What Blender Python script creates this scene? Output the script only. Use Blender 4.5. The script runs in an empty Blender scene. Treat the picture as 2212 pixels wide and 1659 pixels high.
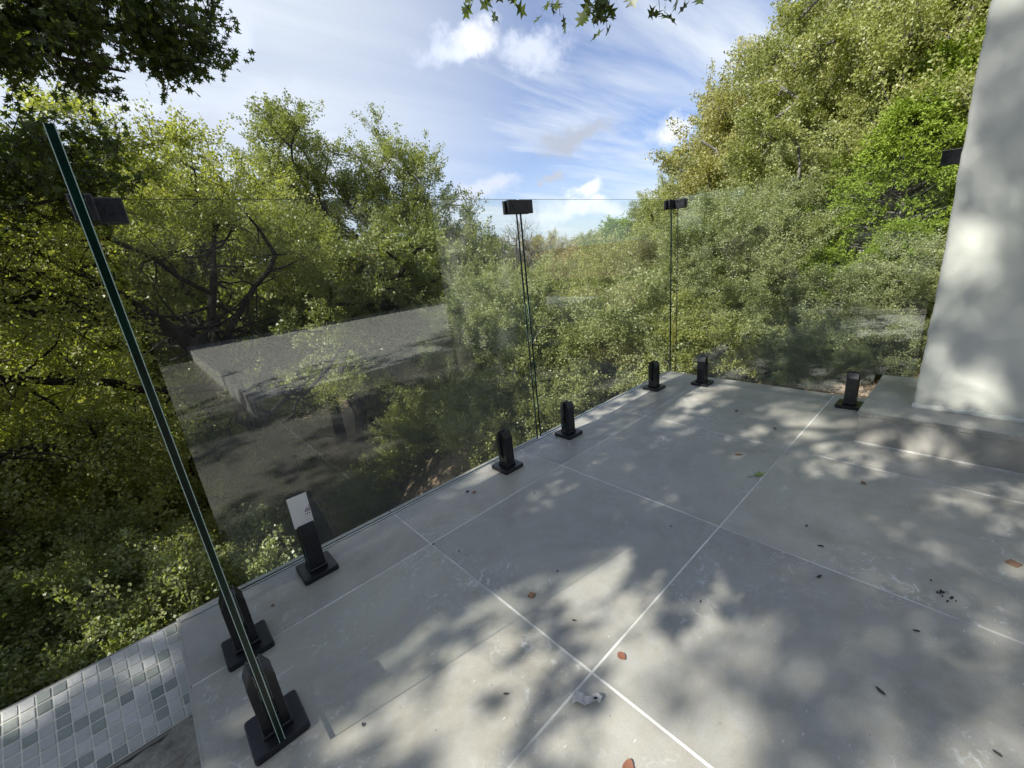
import bpy, bmesh, math, random
import numpy as np
from mathutils import Matrix, Vector
R = math.radians
S = bpy.context.scene
COL = S.collection

# ------------------------------------------------------------------ camera
cam_d = bpy.data.cameras.new('camera'); cam = bpy.data.objects.new('camera', cam_d); COL.objects.link(cam)
cam_d.sensor_width = 36; cam_d.sensor_fit = 'HORIZONTAL'; cam_d.lens = 14.77
cam_d.clip_start = 0.02; cam_d.clip_end = 3000
RW = ((0.73244369, 0.27367472, -0.62340067), (-0.67302797, 0.15284739, -0.72365118), (-0.10275987, 0.94959982, 0.29614285))
cam.matrix_world = Matrix.Translation((0, 0, 1.0)) @ Matrix(RW).to_4x4()
S.camera = cam
S.render.engine = 'CYCLES'
S.cycles.max_bounces = 6; S.cycles.transparent_max_bounces = 12
S.cycles.diffuse_bounces = 2; S.cycles.glossy_bounces = 3; S.cycles.caustics_reflective = False; S.cycles.caustics_refractive = False; S.cycles.sample_clamp_indirect = 4

# ------------------------------------------------------------------ sun and sky
SUN_EL = 40.0; SUN_AZ = 171.0           # degrees from +x towards +y: the sun stands behind the camera
sd = Vector((math.cos(R(SUN_AZ)) * math.cos(R(SUN_EL)), math.sin(R(SUN_AZ)) * math.cos(R(SUN_EL)), math.sin(R(SUN_EL))))
sun_d = bpy.data.lights.new('sun', 'SUN'); sun = bpy.data.objects.new('sun', sun_d); COL.objects.link(sun)
sun_d.energy = 5.0; sun_d.angle = R(0.53); sun_d.color = (1, 0.965, 0.915)
sun.rotation_euler = sd.to_track_quat('Z', 'Y').to_euler(); sun.location = sd * 60
S.view_settings.view_transform = 'Standard'; S.view_settings.look = 'None'
S.view_settings.gamma = 1; S.view_settings.exposure = 0.80; S.view_settings.use_curve_mapping = False

def px_dir(px, py):                      # direction of a picture point, for the clouds and far trees
    v = Vector(((px - 1106) / 907.8, -(py - 829.5) / 907.8, -1))
    return (Matrix(RW) @ v).normalized()

W = bpy.data.worlds.new('World'); S.world = W; W.use_nodes = True
nt = W.node_tree; nt.nodes.clear()
class NT:
    def __init__(s, tree): s.t = tree
    def n(s, ty, **kw):
        nd = s.t.nodes.new(ty)
        for k, v in kw.items():
            if k[0] == 'i' and k[1:].isdigit(): nd.inputs[int(k[1:])].default_value = v
            else: setattr(nd, k, v)
        return nd
    def l(s, a, b): s.t.links.new(a, b)
    def math(s, op, a, b=None, clamp=False):
        nd = s.t.nodes.new('ShaderNodeMath'); nd.operation = op; nd.use_clamp = clamp
        for i, v in enumerate((a, b)):
            if v is None: continue
            if isinstance(v, (int, float)): nd.inputs[i].default_value = v
            else: s.l(v, nd.inputs[i])
        return nd.outputs[0]
    def mix(s, f, a, b, ty='MIX'):
        nd = s.t.nodes.new('ShaderNodeMix'); nd.data_type = 'RGBA'; nd.blend_type = ty
        for i, v in ((0, f), (6, a), (7, b)):
            if isinstance(v, (int, float)): nd.inputs[i].default_value = v
            elif isinstance(v, tuple): nd.inputs[i].default_value = v if len(v) == 4 else (*v, 1)
            else: s.l(v, nd.inputs[i])
        return nd.outputs[2]
    def ramp(s, f, *st):
        nd = s.t.nodes.new('ShaderNodeValToRGB'); cr = nd.color_ramp
        while len(cr.elements) < len(st): cr.elements.new(0.5)
        for e, (p, c) in zip(cr.elements, st):
            e.position = p; e.color = (c, c, c, 1) if isinstance(c, (int, float)) else (*c, 1)
        s.l(f, nd.inputs[0]); return nd.outputs[0]
    def noise(s, vec, scale, detail=4, rough=0.55, dist=0.0):
        nd = s.n('ShaderNodeTexNoise'); nd.inputs['Scale'].default_value = scale
        nd.inputs['Detail'].default_value = detail; nd.inputs['Roughness'].default_value = rough
        nd.inputs['Distortion'].default_value = dist
        if vec is not None: s.l(vec, nd.inputs['Vector'])
        return nd.outputs['Fac']
    def vmath(s, op, a, b=None):
        nd = s.t.nodes.new('ShaderNodeVectorMath'); nd.operation = op
        for i, v in enumerate((a, b)):
            if v is None: continue
            if isinstance(v, (tuple, Vector)): nd.inputs[i].default_value = tuple(v)
            else: s.l(v, nd.inputs[i])
        return nd
w = NT(nt)
sky = w.n('ShaderNodeTexSky', sky_type='NISHITA', sun_disc=False, sun_elevation=R(SUN_EL), sun_rotation=R(90 - SUN_AZ),
          air_density=1.0, dust_density=0.35, ozone_density=2.2)
tc = w.n('ShaderNodeTexCoord'); D = tc.outputs['Generated']
sep = w.n('ShaderNodeSeparateXYZ'); w.l(D, sep.inputs[0])
zz = w.math('MAXIMUM', w.math('ADD', sep.outputs[2], 0.12), 0.05)
cx = w.math('DIVIDE', sep.outputs[0], zz); cy = w.math('DIVIDE', sep.outputs[1], zz)
cmb = w.n('ShaderNodeCombineXYZ'); w.l(cx, cmb.inputs[0]); w.l(cy, cmb.inputs[1])
mp = w.n('ShaderNodeMapping'); mp.inputs['Rotation'].default_value = (0, 0, R(-62)); mp.inputs['Scale'].default_value = (0.26, 1.55, 1)
w.l(cmb.outputs[0], mp.inputs[0])
cir = w.noise(mp.outputs[0], 1.15, 6, 0.60, 0.5)
cir2 = w.noise(cmb.outputs[0], 0.55, 2, 0.5, 0.2)
cs = w.math('ADD', w.math('MULTIPLY', cir, 0.62), w.math('MULTIPLY', cir2, 0.38))
cirm = w.ramp(cs, (0.40, 0.0), (0.50, 0.46), (0.61, 0.98))
hor = w.ramp(sep.outputs[2], (0.0, 0.55), (0.14, 0.30), (0.32, 0.0))   # thin veil towards the horizon
left = w.math('MULTIPLY', w.ramp(w.vmath('DOT_PRODUCT', D, px_dir(330, 250)).outputs['Value'], (0.70, 0.0), (0.97, 0.85)), w.math('ADD', w.math('MULTIPLY', cir, 0.9), 0.5), True)
veil = w.math('MAXIMUM', w.math('MAXIMUM', cirm, hor), left)
col = w.mix(1.0, sky.outputs[0], (0.074, 0.085, 0.114, 1), 'MULTIPLY')
col = w.mix(veil, col, (0.69, 0.745, 0.81, 1))
# cumulus puffs: (picture x, y, half width, half height, brightness), laid out on a plane tangent to the sky
C0 = Vector((math.cos(R(42)) * math.cos(R(18)), math.sin(R(42)) * math.cos(R(18)), math.sin(R(18))))
CR = C0.cross(Vector((0, 0, 1))).normalized(); CU = CR.cross(C0).normalized()
def uv(px, py):
    d = px_dir(px, py); k = d.dot(C0); return d.dot(CR) / k, d.dot(CU) / k
wn = w.n('ShaderNodeTexNoise'); wn.inputs['Scale'].default_value = 9; wn.inputs['Detail'].default_value = 6; wn.inputs['Roughness'].default_value = 0.62
w.l(D, wn.inputs['Vector'])
kk = w.math('MAXIMUM', w.vmath('DOT_PRODUCT', D, tuple(C0)).outputs['Value'], 0.02)
cu = w.n('ShaderNodeCombineXYZ'); w.l(w.math('DIVIDE', w.vmath('DOT_PRODUCT', D, tuple(CR)).outputs['Value'], kk), cu.inputs[0])
w.l(w.math('DIVIDE', w.vmath('DOT_PRODUCT', D, tuple(CU)).outputs['Value'], kk), cu.inputs[1])
wp = w.n('ShaderNodeVectorMath', operation='MULTIPLY_ADD'); w.l(wn.outputs['Color'], wp.inputs[0]); wp.inputs[1].default_value = (.22, .18, 0); w.l(cu.outputs[0], wp.inputs[2])
UV = wp.outputs[0]
mm = None; br_ = 0.8
for (px, py, a, b, br) in ((975, 92, .074, .030, .80), (1030, 78, .050, .034, .86), (1160, 112, .074, .034, .74), (1230, 285, .080, .024, .50), (1048, 402, .075, .026, .72), (1256, 410, .040, .026, .95),
                       (1456, 300, .042, .034, .86), (1183, 375, .022, .012, .55), (560, 215, .10, .035, .74), (400, 270, .13, .04, .66), (1250, 462, .11, .026, .90), (500, 60, .06, .04, .76)):
    u0, v0 = uv(px, py); u0 += .11; v0 += .09
    e_ = w.n('ShaderNodeVectorMath', operation='MULTIPLY_ADD'); w.l(UV, e_.inputs[0]); e_.inputs[1].default_value = (1 / a, 1 / b, 0); e_.inputs[2].default_value = (-u0 / a, -v0 / b, 0)
    q = w.vmath('LENGTH', e_.outputs[0]).outputs['Value']
    mr = w.n('ShaderNodeMapRange', interpolation_type='SMOOTHSTEP'); mr.inputs[1].default_value = .25; mr.inputs[2].default_value = 1.35; mr.inputs[3].default_value = .97; mr.inputs[4].default_value = 0; w.l(q, mr.inputs[0])
    col = w.mix(mr.outputs[0], col, (br * .93, br * .965, br * 1.05, 1) if br > .8 else (br * .84, br * .92, br * 1.10, 1))
bg = w.n('ShaderNodeBackground'); w.l(col, bg.inputs[0]); bg.inputs[1].default_value = 1.0
SKY_GAIN = 0.75
bg.inputs[1].default_value = SKY_GAIN
wo = w.n('ShaderNodeOutputWorld'); w.l(bg.outputs[0], wo.inputs[0])

# ------------------------------------------------------------------ materials
def mat(name, base=(.5, .5, .5), rough=.5, build=None, spec=0.5, metallic=0.0):
    m = bpy.data.materials.new(name); m.use_nodes = True
    p = m.node_tree.nodes['Principled BSDF']
    p.inputs['Base Color'].default_value = (*base, 1); p.inputs['Roughness'].default_value = rough
    p.inputs['Specular IOR Level'].default_value = spec; p.inputs['Metallic'].default_value = metallic
    if build: build(NT(m.node_tree), p, m.node_tree.nodes['Material Output'])
    return m
def bump(t, p, h, strength=0.3, dist=0.01):
    b = t.n('ShaderNodeBump'); b.inputs['Strength'].default_value = strength; b.inputs['Distance'].default_value = dist
    t.l(h, b.inputs['Height']); t.l(b.outputs[0], p.inputs['Normal']); return b
def geo(t): return t.n('ShaderNodeNewGeometry').outputs['Position']

def b_tile(t, p, o):
    P = geo(t); oi = t.n('ShaderNodeObjectInfo')
    off = t.vmath('ADD', P, None)
    sc = t.n('ShaderNodeCombineXYZ'); t.l(t.math('MULTIPLY', oi.outputs['Random'], 37.0), sc.inputs[2]); t.l(sc.outputs[0], off.inputs[1])
    Q = off.outputs[0]
    a = t.noise(Q, 2.4, 8, 0.68, 0.9); b = t.noise(Q, 14, 6, 0.7); c = t.noise(Q, 260, 2, 0.6)
    col = t.mix(t.ramp(a, (0.36, 0.0), (0.64, 1.0)), (0.288, 0.272, 0.220), (0.400, 0.380, 0.308))
    col = t.mix(t.math('MULTIPLY', t.ramp(b, (0.38, 0.0), (0.70, 1.0)), 0.6), col, (0.405, 0.405, 0.375))
    col = t.mix(t.math('MULTIPLY', t.ramp(c, (0.35, 0.0), (0.65, 1.0)), 0.22), col, (0.20, 0.205, 0.205))
    v = t.n('ShaderNodeTexVoronoi'); v.inputs['Scale'].default_value = 34; v.inputs['Randomness'].default_value = 1
    st = t.n('ShaderNodeMapping'); st.inputs['Rotation'].default_value = (0, 0, R(28)); st.inputs['Scale'].default_value = (0.45, 1.5, 1)
    t.l(Q, st.inputs[0]); t.l(st.outputs[0], v.inputs['Vector'])
    sp = t.math('MULTIPLY', t.ramp(v.outputs['Distance'], (0.03, 1.0), (0.085, 0.0)), t.ramp(t.noise(Q, 4.5, 3), (0.44, 0.0), (0.58, 1.0)))
    cl = t.math('MULTIPLY', t.ramp(t.noise(Q, 30, 8, 0.72, 1.4), (0.55, 0.0), (0.64, 1.0)), t.ramp(t.noise(Q, 2.3, 3), (0.48, 0.0), (0.62, 0.8)))
    col = t.mix(t.math('MAXIMUM', sp, cl), col, (0.60, 0.61, 0.59))
    v2 = t.n('ShaderNodeTexVoronoi'); v2.inputs['Scale'].default_value = 19; t.l(Q, v2.inputs['Vector'])
    col = t.mix(t.math('MULTIPLY', t.ramp(v2.outputs['Distance'], (0.02, 1.0), (0.045, 0.0)), 0.7), col, (0.09, 0.08, 0.07))
    col = t.mix(1.0, col, t.ramp(oi.outputs['Random'], (0.0, (.87, .88, .89)), (1.0, (1.09, 1.08, 1.05))), 'MULTIPLY')
    t.l(col, p.inputs['Base Color'])
    t.l(t.ramp(t.noise(Q, 9, 5, 0.7), (0.3, 0.30), (0.7, 0.46)), p.inputs['Roughness'])
    bump(t, p, t.math('ADD', c, t.math('MULTIPLY', b, 0.5)), 0.10, 0.002)
M_tile = mat('porcelain_tile', rough=.38, build=b_tile, spec=0.5)
def b_riser(t, p, o):
    P = geo(t); a = t.noise(P, 5, 7, 0.65, 0.5); c = t.noise(P, 160, 2)
    col = t.mix(t.ramp(a, (0.3, 0.0), (0.7, 1.0)), (0.31, 0.295, 0.25), (0.40, 0.385, 0.335))
    t.l(t.mix(t.math('MULTIPLY', c, 0.3), col, (0.22, 0.215, 0.2)), p.inputs['Base Color']); bump(t, p, c, 0.15, 0.002)
M_riser = mat('riser_tile', rough=.42, build=b_riser)
def b_grout(t, p, o):
    P = geo(t); t.l(t.mix(t.ramp(t.noise(P, 3.5, 7, .7), (.36, 0.0), (.60, 1.0)), (0.40, 0.39, 0.345), (0.68, 0.67, 0.61)), p.inputs['Base Color']); bump(t, p, t.noise(P, 300, 2), 0.3, 0.002)
M_grout = mat('pale_grout', rough=.85, build=b_grout)
M_conc = mat('concrete', (.26, .25, .23), .9, lambda t, p, o: bump(t, p, t.noise(geo(t), 40, 6), .4, .01))
M_trim = mat('aluminium_trim', (.72, .74, .75), .28, metallic=.9)
def b_black(t, p, o):
    P = geo(t); t.l(t.ramp(t.noise(P, 60, 5, .6), (0.3, 0.26), (0.7, 0.46)), p.inputs['Roughness'])
    d = t.ramp(t.noise(P, 380, 2), (0.72, 0.0), (0.78, 0.6)); t.l(t.mix(t.math('MULTIPLY', d, .25), (.009, .010, .012), (.12, .12, .12)), p.inputs['Base Color'])
    bump(t, p, t.noise(P, 700, 2), .06, .001)
M_black = mat('black_powder_coat', rough=.33, build=b_black)
M_steel = mat('bare_steel', (.6, .6, .6), .25, metallic=1)
M_hole = mat('screw_recess', (.004, .004, .005), .5)

def b_glass(t, p, o):
    g = t.n('ShaderNodeNewGeometry')
    c = t.math('ABSOLUTE', _dot(t, g))
    f = t.math('ADD', t.math('MULTIPLY', t.math('POWER', t.math('SUBTRACT', 1.0, c, True), 5.0), 0.94), 0.056)
    tr = t.n('ShaderNodeBsdfTransparent'); tr.inputs[0].default_value = (0.970, 0.988, 0.978, 1)
    gl = t.n('ShaderNodeBsdfGlossy'); gl.inputs['Roughness'].default_value = 0.0; gl.inputs['Color'].default_value = (0.97, 1, 0.98, 1)
    ms = t.n('ShaderNodeMixShader'); t.l(f, ms.inputs[0]); t.l(tr.outputs[0], ms.inputs[1]); t.l(gl.outputs[0], ms.inputs[2])
    P = geo(t); mp_ = t.n('ShaderNodeMapping'); mp_.inputs['Rotation'].default_value = (0, R(28), 0); mp_.inputs['Scale'].default_value = (1, 1, 5); t.l(P, mp_.inputs[0])
    sm = t.math('ADD', t.math('MULTIPLY', t.ramp(t.noise(mp_.outputs[0], 2.2, 6, .65, .8), (.5, 0.0), (.72, 1.0)), 0.020), 0.003)
    df = t.n('ShaderNodeBsdfDiffuse'); df.inputs[0].default_value = (.75, .78, .76, 1)
    m2 = t.n('ShaderNodeMixShader'); t.l(sm, m2.inputs[0]); t.l(ms.outputs[0], m2.inputs[1]); t.l(df.outputs[0], m2.inputs[2])
    t.l(m2.outputs[0], o.inputs['Surface'])
def _dot(t, g):
    nd = t.n('ShaderNodeVectorMath'); nd.operation = 'DOT_PRODUCT'; t.l(g.outputs['Normal'], nd.inputs[0]); t.l(g.outputs['Incoming'], nd.inputs[1]); return nd.outputs['Value']
M_glass = mat('clear_glass', build=b_glass)
def b_edge(t, p, o):
    P = geo(t); mp_ = t.n('ShaderNodeMapping'); mp_.inputs['Scale'].default_value = (1, 1, .3); t.l(P, mp_.inputs[0])
    n = t.noise(mp_.outputs[0], 30, 6, .7)
    t.l(t.mix(t.ramp(n, (.35, 0.0), (.7, 1.0)), (.0004, .006, .004), (.002, .022, .014)), p.inputs['Base Color'])
    bump(t, p, t.noise(P, 90, 4), .15, .002)
M_edge = mat('green_glass_edge', rough=.25, build=b_edge, spec=.2)
M_arris = mat('ground_glass_arris', (.30, .42, .38), .35)

def b_plaster(t, p, o):
    P = geo(t); mp_ = t.n('ShaderNodeMapping'); mp_.inputs['Scale'].default_value = (1, 1, 9); t.l(P, mp_.inputs[0])
    tr_ = t.noise(mp_.outputs[0], 6, 7, .68, .6); fine = t.noise(P, 420, 2, .6); big = t.noise(P, 2.6, 4)
    col = t.mix(t.ramp(big, (.35, 0.0), (.65, 1.0)), (.52, .535, .46), (.58, .585, .515))
    t.l(t.mix(t.math('MULTIPLY', fine, .12), col, (.42, .46, .43)), p.inputs['Base Color'])
    sz = t.n('ShaderNodeSeparateXYZ'); t.l(P, sz.inputs[0]); dd_ = t.math('MULTIPLY', t.ramp(t.math('ADD', sz.outputs[2], t.math('MULTIPLY', tr_, .12)), (.19, 1.0), (.33, 0.0)), .35)
    base = p.inputs['Base Color'].links[0].from_socket; t.l(t.mix(dd_, base, (.36, .35, .29)), p.inputs['Base Color'])
    bump(t, p, t.math('ADD', t.math('MULTIPLY', tr_, 1.0), t.math('MULTIPLY', fine, .35)), .20, .004)
M_plaster = mat('skim_coat_plaster', rough=.8, build=b_plaster, spec=.25)
M_white = mat('white_wall_paint', (.72, .72, .69), .75, lambda t, p, o: bump(t, p, t.noise(geo(t), 120, 4), .2, .003))
M_roof = mat('dark_soffit', (.12, .11, .10), .7)
def b_mos(c1, c2, gl):
    def f(t, p, o):
        P = geo(t); oi = t.n('ShaderNodeObjectInfo')
        t.l(t.mix(t.noise(P, 70, 5, .7, .8), tuple(x * .86 for x in c1), c2), p.inputs['Base Color'])
        t.l(t.ramp(t.noise(P, 120, 4), (.3, gl), (.7, gl + .25)), p.inputs['Roughness'])
        bump(t, p, t.noise(P, 190, 5, .7, 1.2), .55, .004)
    return f
MOS = [mat('mosaic_pearl', build=b_mos((.44, .44, .395), (.58, .575, .52), .26), spec=.8),
       mat('mosaic_pale_grey', build=b_mos((.37, .38, .33), (.48, .485, .43), .28), spec=.8),
       mat('mosaic_sage', build=b_mos((.22, .245, .205), (.33, .355, .30), .22)),
       mat('mosaic_dark_sage', build=b_mos((.15, .175, .150), (.25, .28, .24), .25)),
       mat('mosaic_sand', build=b_mos((.40, .40, .34), (.52, .52, .45), .22))]
def b_rock(t, p, o):
    P = geo(t); n = t.noise(P, 11, 10, .7, .8)
    t.l(t.ramp(n, (.3, (.12, .10, .08)), (.44, (.33, .30, .24)), (.60, (.50, .46, .37)), (.8, (.62, .58, .48))), p.inputs['Base Color']); bump(t, p, t.noise(P, 40, 8, .75), .9, .02)
M_rock = mat('rough_rock', rough=.9, build=b_rock)
M_mgrout = mat('cream_grout', (.62, .60, .50), .85)
M_dkgrout = mat('raw_mortar', (.22, .205, .17), .9, lambda t, p, o: bump(t, p, t.noise(geo(t), 90, 5), .5, .006))
def b_bark(c1, c2):
    def f(t, p, o):
        P = geo(t); mp_ = t.n('ShaderNodeMapping'); mp_.inputs['Scale'].default_value = (1, 1, .35); t.l(P, mp_.inputs[0])
        n = t.noise(mp_.outputs[0], 14, 8, .7, .6); t.l(t.mix(t.ramp(n, (.35, 0.0), (.68, 1.0)), c1, c2), p.inputs['Base Color']); bump(t, p, n, .9, .03)
    return f
M_bark = mat('dark_oak_bark', rough=.95, build=b_bark((.030, .025, .020), (.11, .10, .085)), spec=.2)
M_barkg = mat('grey_bark', rough=.95, build=b_bark((.11, .10, .09), (.30, .28, .25)), spec=.2)
def leafmat(name, a, b, c, trans=.35, rough=.42, gloss=.5):
    m = bpy.data.materials.new(name); m.use_nodes = True; t = NT(m.node_tree); p = m.node_tree.nodes['Principled BSDF']; o = m.node_tree.nodes['Material Output']
    at = t.n('ShaderNodeAttribute', attribute_name='tint'); f = at.outputs['Fac']
    big = t.noise(geo(t), .55, 3, .6)
    f2 = t.math('ADD', t.math('MULTIPLY', f, .6), t.math('MULTIPLY', t.ramp(big, (.36, 0.0), (.64, 1.0)), .4))
    col = t.ramp(f2, (0.0, a), (.55, b), (.88, b), (1.0, c))
    t.l(col, p.inputs['Base Color']); p.inputs['Roughness'].default_value = rough; p.inputs['Specular IOR Level'].default_value = gloss
    tl = t.n('ShaderNodeBsdfTranslucent'); t.l(t.mix(1.0, col, (1.25, 1.35, .45, 1), 'MULTIPLY'), tl.inputs[0])
    ms = t.n('ShaderNodeMixShader'); ms.inputs[0].default_value = trans * 1.1; t.l(p.outputs[0], ms.inputs[1]); t.l(tl.outputs[0], ms.inputs[2]); t.l(ms.outputs[0], o.inputs['Surface'])
    return m
L_oak = leafmat('live_oak_leaf', (0.135, 0.168, 0.055), (0.270, 0.292, 0.110), (0.390, 0.260, 0.078))
L_olive = leafmat('yellow_oak_leaf', (0.165, 0.195, 0.058), (0.330, 0.345, 0.118), (0.43, 0.31, 0.12))
L_lime = leafmat('bright_elm_leaf', (0.170, 0.190, 0.055), (0.345, 0.355, 0.120), (0.46, 0.40, 0.13), trans=.45)
L_shaded = leafmat('shade_darkened_leaf', (0.072, 0.102, 0.035), (0.144, 0.184, 0.064), (0.272, 0.208, 0.072), trans=.3)  # leaf colour darkened to stand in for shade on the nearest bushes
L_jun = leafmat('juniper_spray', (0.111, 0.169, 0.019), (0.227, 0.305, 0.039), (0.312, 0.338, 0.052), trans=.25, rough=.6, gloss=.3)
L_shrub = leafmat('shrub_leaf', (0.155, 0.190, 0.075), (0.320, 0.345, 0.160), (0.468, 0.330, 0.150))
L_pale = leafmat('pale_dry_leaf', (0.253, 0.230, 0.103), (0.414, 0.356, 0.184), (0.506, 0.402, 0.207))
L_tan = leafmat('tan_oak_leaf', (.185, .195, .060), (.345, .330, .115), (.46, .31, .13))
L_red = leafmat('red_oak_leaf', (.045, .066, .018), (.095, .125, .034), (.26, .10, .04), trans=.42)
def b_soil(t, p, o):
    P = geo(t); n = t.noise(P, 1.1, 8, .7); k = t.noise(P, 16, 6, .75)
    col = t.mix(t.ramp(n, (.38, 0.0), (.62, 1.0)), (.15, .130, .085), (.33, .235, .155))
    t.l(t.mix(t.ramp(k, (.4, 0.0), (.65, .8)), col, (.44, .32, .22)), p.inputs['Base Color']); bump(t, p, k, .8, .06)
M_soil = mat('forest_soil', rough=.95, build=b_soil, spec=.2)
L_litter = leafmat('fallen_leaf', (0.135, 0.087, 0.053), (0.300, 0.203, 0.128), (0.510, 0.360, 0.240), trans=.1, rough=.6)

# ------------------------------------------------------------------ helpers
def tag(o, label=None, cat=None, group=None, kind=None):
    if label: o['label'] = label
    if cat: o['category'] = cat
    if group: o['group'] = group
    if kind: o['kind'] = kind
    return o
def empty(name, loc=(0, 0, 0), rz=0, label=None, cat=None, group=None, kind=None):
    o = bpy.data.objects.new(name, None); COL.objects.link(o); o.location = loc; o.rotation_euler = (0, 0, rz); o.empty_display_size = .1
    return tag(o, label, cat, group, kind)
def link(name, me, m, parent=None, smooth=False):
    if m is not None and len(me.materials) == 0: me.materials.append(m)
    if smooth: me.polygons.foreach_set('use_smooth', [True] * len(me.polygons))
    o = bpy.data.objects.new(name, me); COL.objects.link(o)
    if parent: o.parent = parent
    return o
def box_bm(bm, x0, x1, y0, y1, z0, z1, bev=0, seg=1):
    ret = bmesh.ops.create_cube(bm, size=1)
    vs = ret['verts']
    for v in vs: v.co = Vector((x0 + (v.co.x + .5) * (x1 - x0), y0 + (v.co.y + .5) * (y1 - y0), z0 + (v.co.z + .5) * (z1 - z0)))
    if bev > 0:
        es = {e for v in vs for e in v.link_edges}
        bmesh.ops.bevel(bm, geom=list(es), offset=bev, segments=seg, profile=.5, affect='EDGES')
    return vs
def bm_obj(name, bm, m, parent=None, smooth=False):
    me = bpy.data.meshes.new(name); bm.normal_update(); bm.to_mesh(me); bm.free(); return link(name, me, m, parent, smooth)
def box(name, x0, x1, y0, y1, z0, z1, m, parent=None, bev=0, seg=1):
    bm = bmesh.new(); box_bm(bm, x0, x1, y0, y1, z0, z1, bev, seg); return bm_obj(name, bm, m, parent)
def copy_tree(o, parent=None):
    c = o.copy(); COL.objects.link(c)
    if parent: c.parent = parent
    for ch in [k for k in bpy.data.objects if k.parent == o]: copy_tree(ch, c)
    return c
def np_mesh(name, V, F, k, tint=None):
    me = bpy.data.meshes.new(name); n = len(V); m = len(F)
    me.vertices.add(n); me.vertices.foreach_set('co', np.ascontiguousarray(V, dtype=np.float32).ravel())
    me.loops.add(m * k); me.loops.foreach_set('vertex_index', np.ascontiguousarray(F, dtype=np.int32).ravel())
    me.polygons.add(m); me.polygons.foreach_set('loop_start', np.arange(0, m * k, k, dtype=np.int32))
    try: me.polygons.foreach_set('loop_total', np.full(m, k, dtype=np.int32))
    except Exception: pass
    if tint is not None:
        a = me.attributes.new('tint', 'FLOAT', 'FACE'); a.data.foreach_set('value', np.ascontiguousarray(tint, dtype=np.float32))
    me.update(calc_edges=True); return me

def ground(x, y):
    x = np.asarray(x, float); y = np.asarray(y, float)
    ss = lambda a, b, v: (lambda t: t * t * (3 - 2 * t))(np.clip((v - a) / (b - a), 0, 1))
    z = -0.16 - 0.37 * np.clip(y - 0.6, 0, 10.5)
    z = z - 1.5 * ss(1.3, 2.6, y) * (1 - ss(2.2, 4.4, x))
    z = z - 0.8 * (1 - ss(-1.2, -0.2, x)) * ss(1.2, 1.7, y)
    z = z - 0.03 * np.clip(x - 3.4, 0, 40) + 0.05 * np.clip(-y, 0, 30) * ss(2.8, 6, x)
    z = z - .35 * (1 - ss(2.96, 3.02, x)) * (y < 1.9)
    z = z + 0.10 * np.sin(x * 1.3 + y * .7) * ss(3.5, 6, x + y) + 0.06 * np.sin(x * 3.1 - y * 2.3) * ss(3.2, 6, x + y)
    return z

# ------------------------------------------------------------------ terrain
xs = np.concatenate([np.array([-900, -300, -120, -50, -25]), np.arange(-14, 22, .25), np.array([23, 26, 30, 36, 44, 60, 90, 160, 400, 1200])])
ys = np.concatenate([np.array([-900, -200, -60, -25]), np.arange(-8, 24, .25), np.array([25, 28, 34, 44, 60, 90, 160, 400, 1200])])
gx, gy = np.meshgrid(xs, ys, indexing='ij'); gz = ground(gx, gy)
inner = (gx < 2.9) & (gy < 1.5) & (gx > -900); gz = np.where(inner, np.minimum(gz, -.9), gz)
V = np.stack([gx.ravel(), gy.ravel(), gz.ravel()], 1); ny = len(ys)
ii, jj = np.meshgrid(np.arange(len(xs) - 1), np.arange(ny - 1), indexing='ij'); a = (ii * ny + jj).ravel()
tag(link('ground', np_mesh('ground', V, np.stack([a, a + ny, a + ny + 1, a + 1], 1), 4), M_soil, smooth=True), kind='structure')

# ------------------------------------------------------------------ the terrace
rng = random.Random(4)
deck = empty('terrace_floor', (0, 0, 0), kind='structure')
box('grout_bed', -.146, 2.955, -5.6, 1.543, -.16, -.0010, M_grout, deck)
box('slab', -.146, 2.955, -5.6, 1.56, -1.2, -.165, M_conc, deck)
XJ = [-.148, .594, 1.335, 2.08, 2.823, 2.963]; YJ = [1.545, 1.25, .508, -.234, -.976, -1.718, -2.46, -3.20, -3.94, -4.68, -5.6]
g = .0026
for i in range(len(XJ) - 1):
    for j in range(len(YJ) - 1):
        x0, x1, y1, y0 = XJ[i] + (g if i else 0), XJ[i + 1] - (g if i < 4 else 0), YJ[j] - (g if j else 0), YJ[j + 1] + g
        box('tile', x0, x1, y0, y1, -.018, rng.uniform(-.0004, .0004), M_tile, deck, .0012)
box('edge_trim', -.148, 2.963, 1.5455, 1.5515, -.03, .0035, M_trim, deck)
for i in range(len(XJ) - 1):
    box('edge_tile', XJ[i] + .001, XJ[i + 1] - .002, 1.552, 1.588, -.06, -.003, M_tile, deck, .001)
box('end_face', -.155, -.1485, -5.6, 1.586, -.5, -.004, M_tile, deck)

# step and pillar
step = empty('low_step', (2.32, .3, 0), kind='structure')
box('riser', 0, .02, -1.53, .001, .004, .128, M_riser, step, .001)
box('riser', .024, .64, -.02, -.001, .004, .128, M_riser, step, .001)
box('joint_fill', 0.0, .63, -1.52, -.02, .134, .1535, M_grout, step)
box('core', .022, .63, -1.52, -.022, .001, .129, M_conc, step)
box('joint_bead', -.004, .0, -1.52, .004, .0006, .006, M_grout, step)
box('joint_bead', -.0005, .02, -1.518, -.001, .1285, .1325, M_grout, step)
for (y0, y1) in ((-1.215, .006),):
    box('tread_tile', -.006, .635, y0, y1, .133, .155, M_tile, step, .0015)

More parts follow.
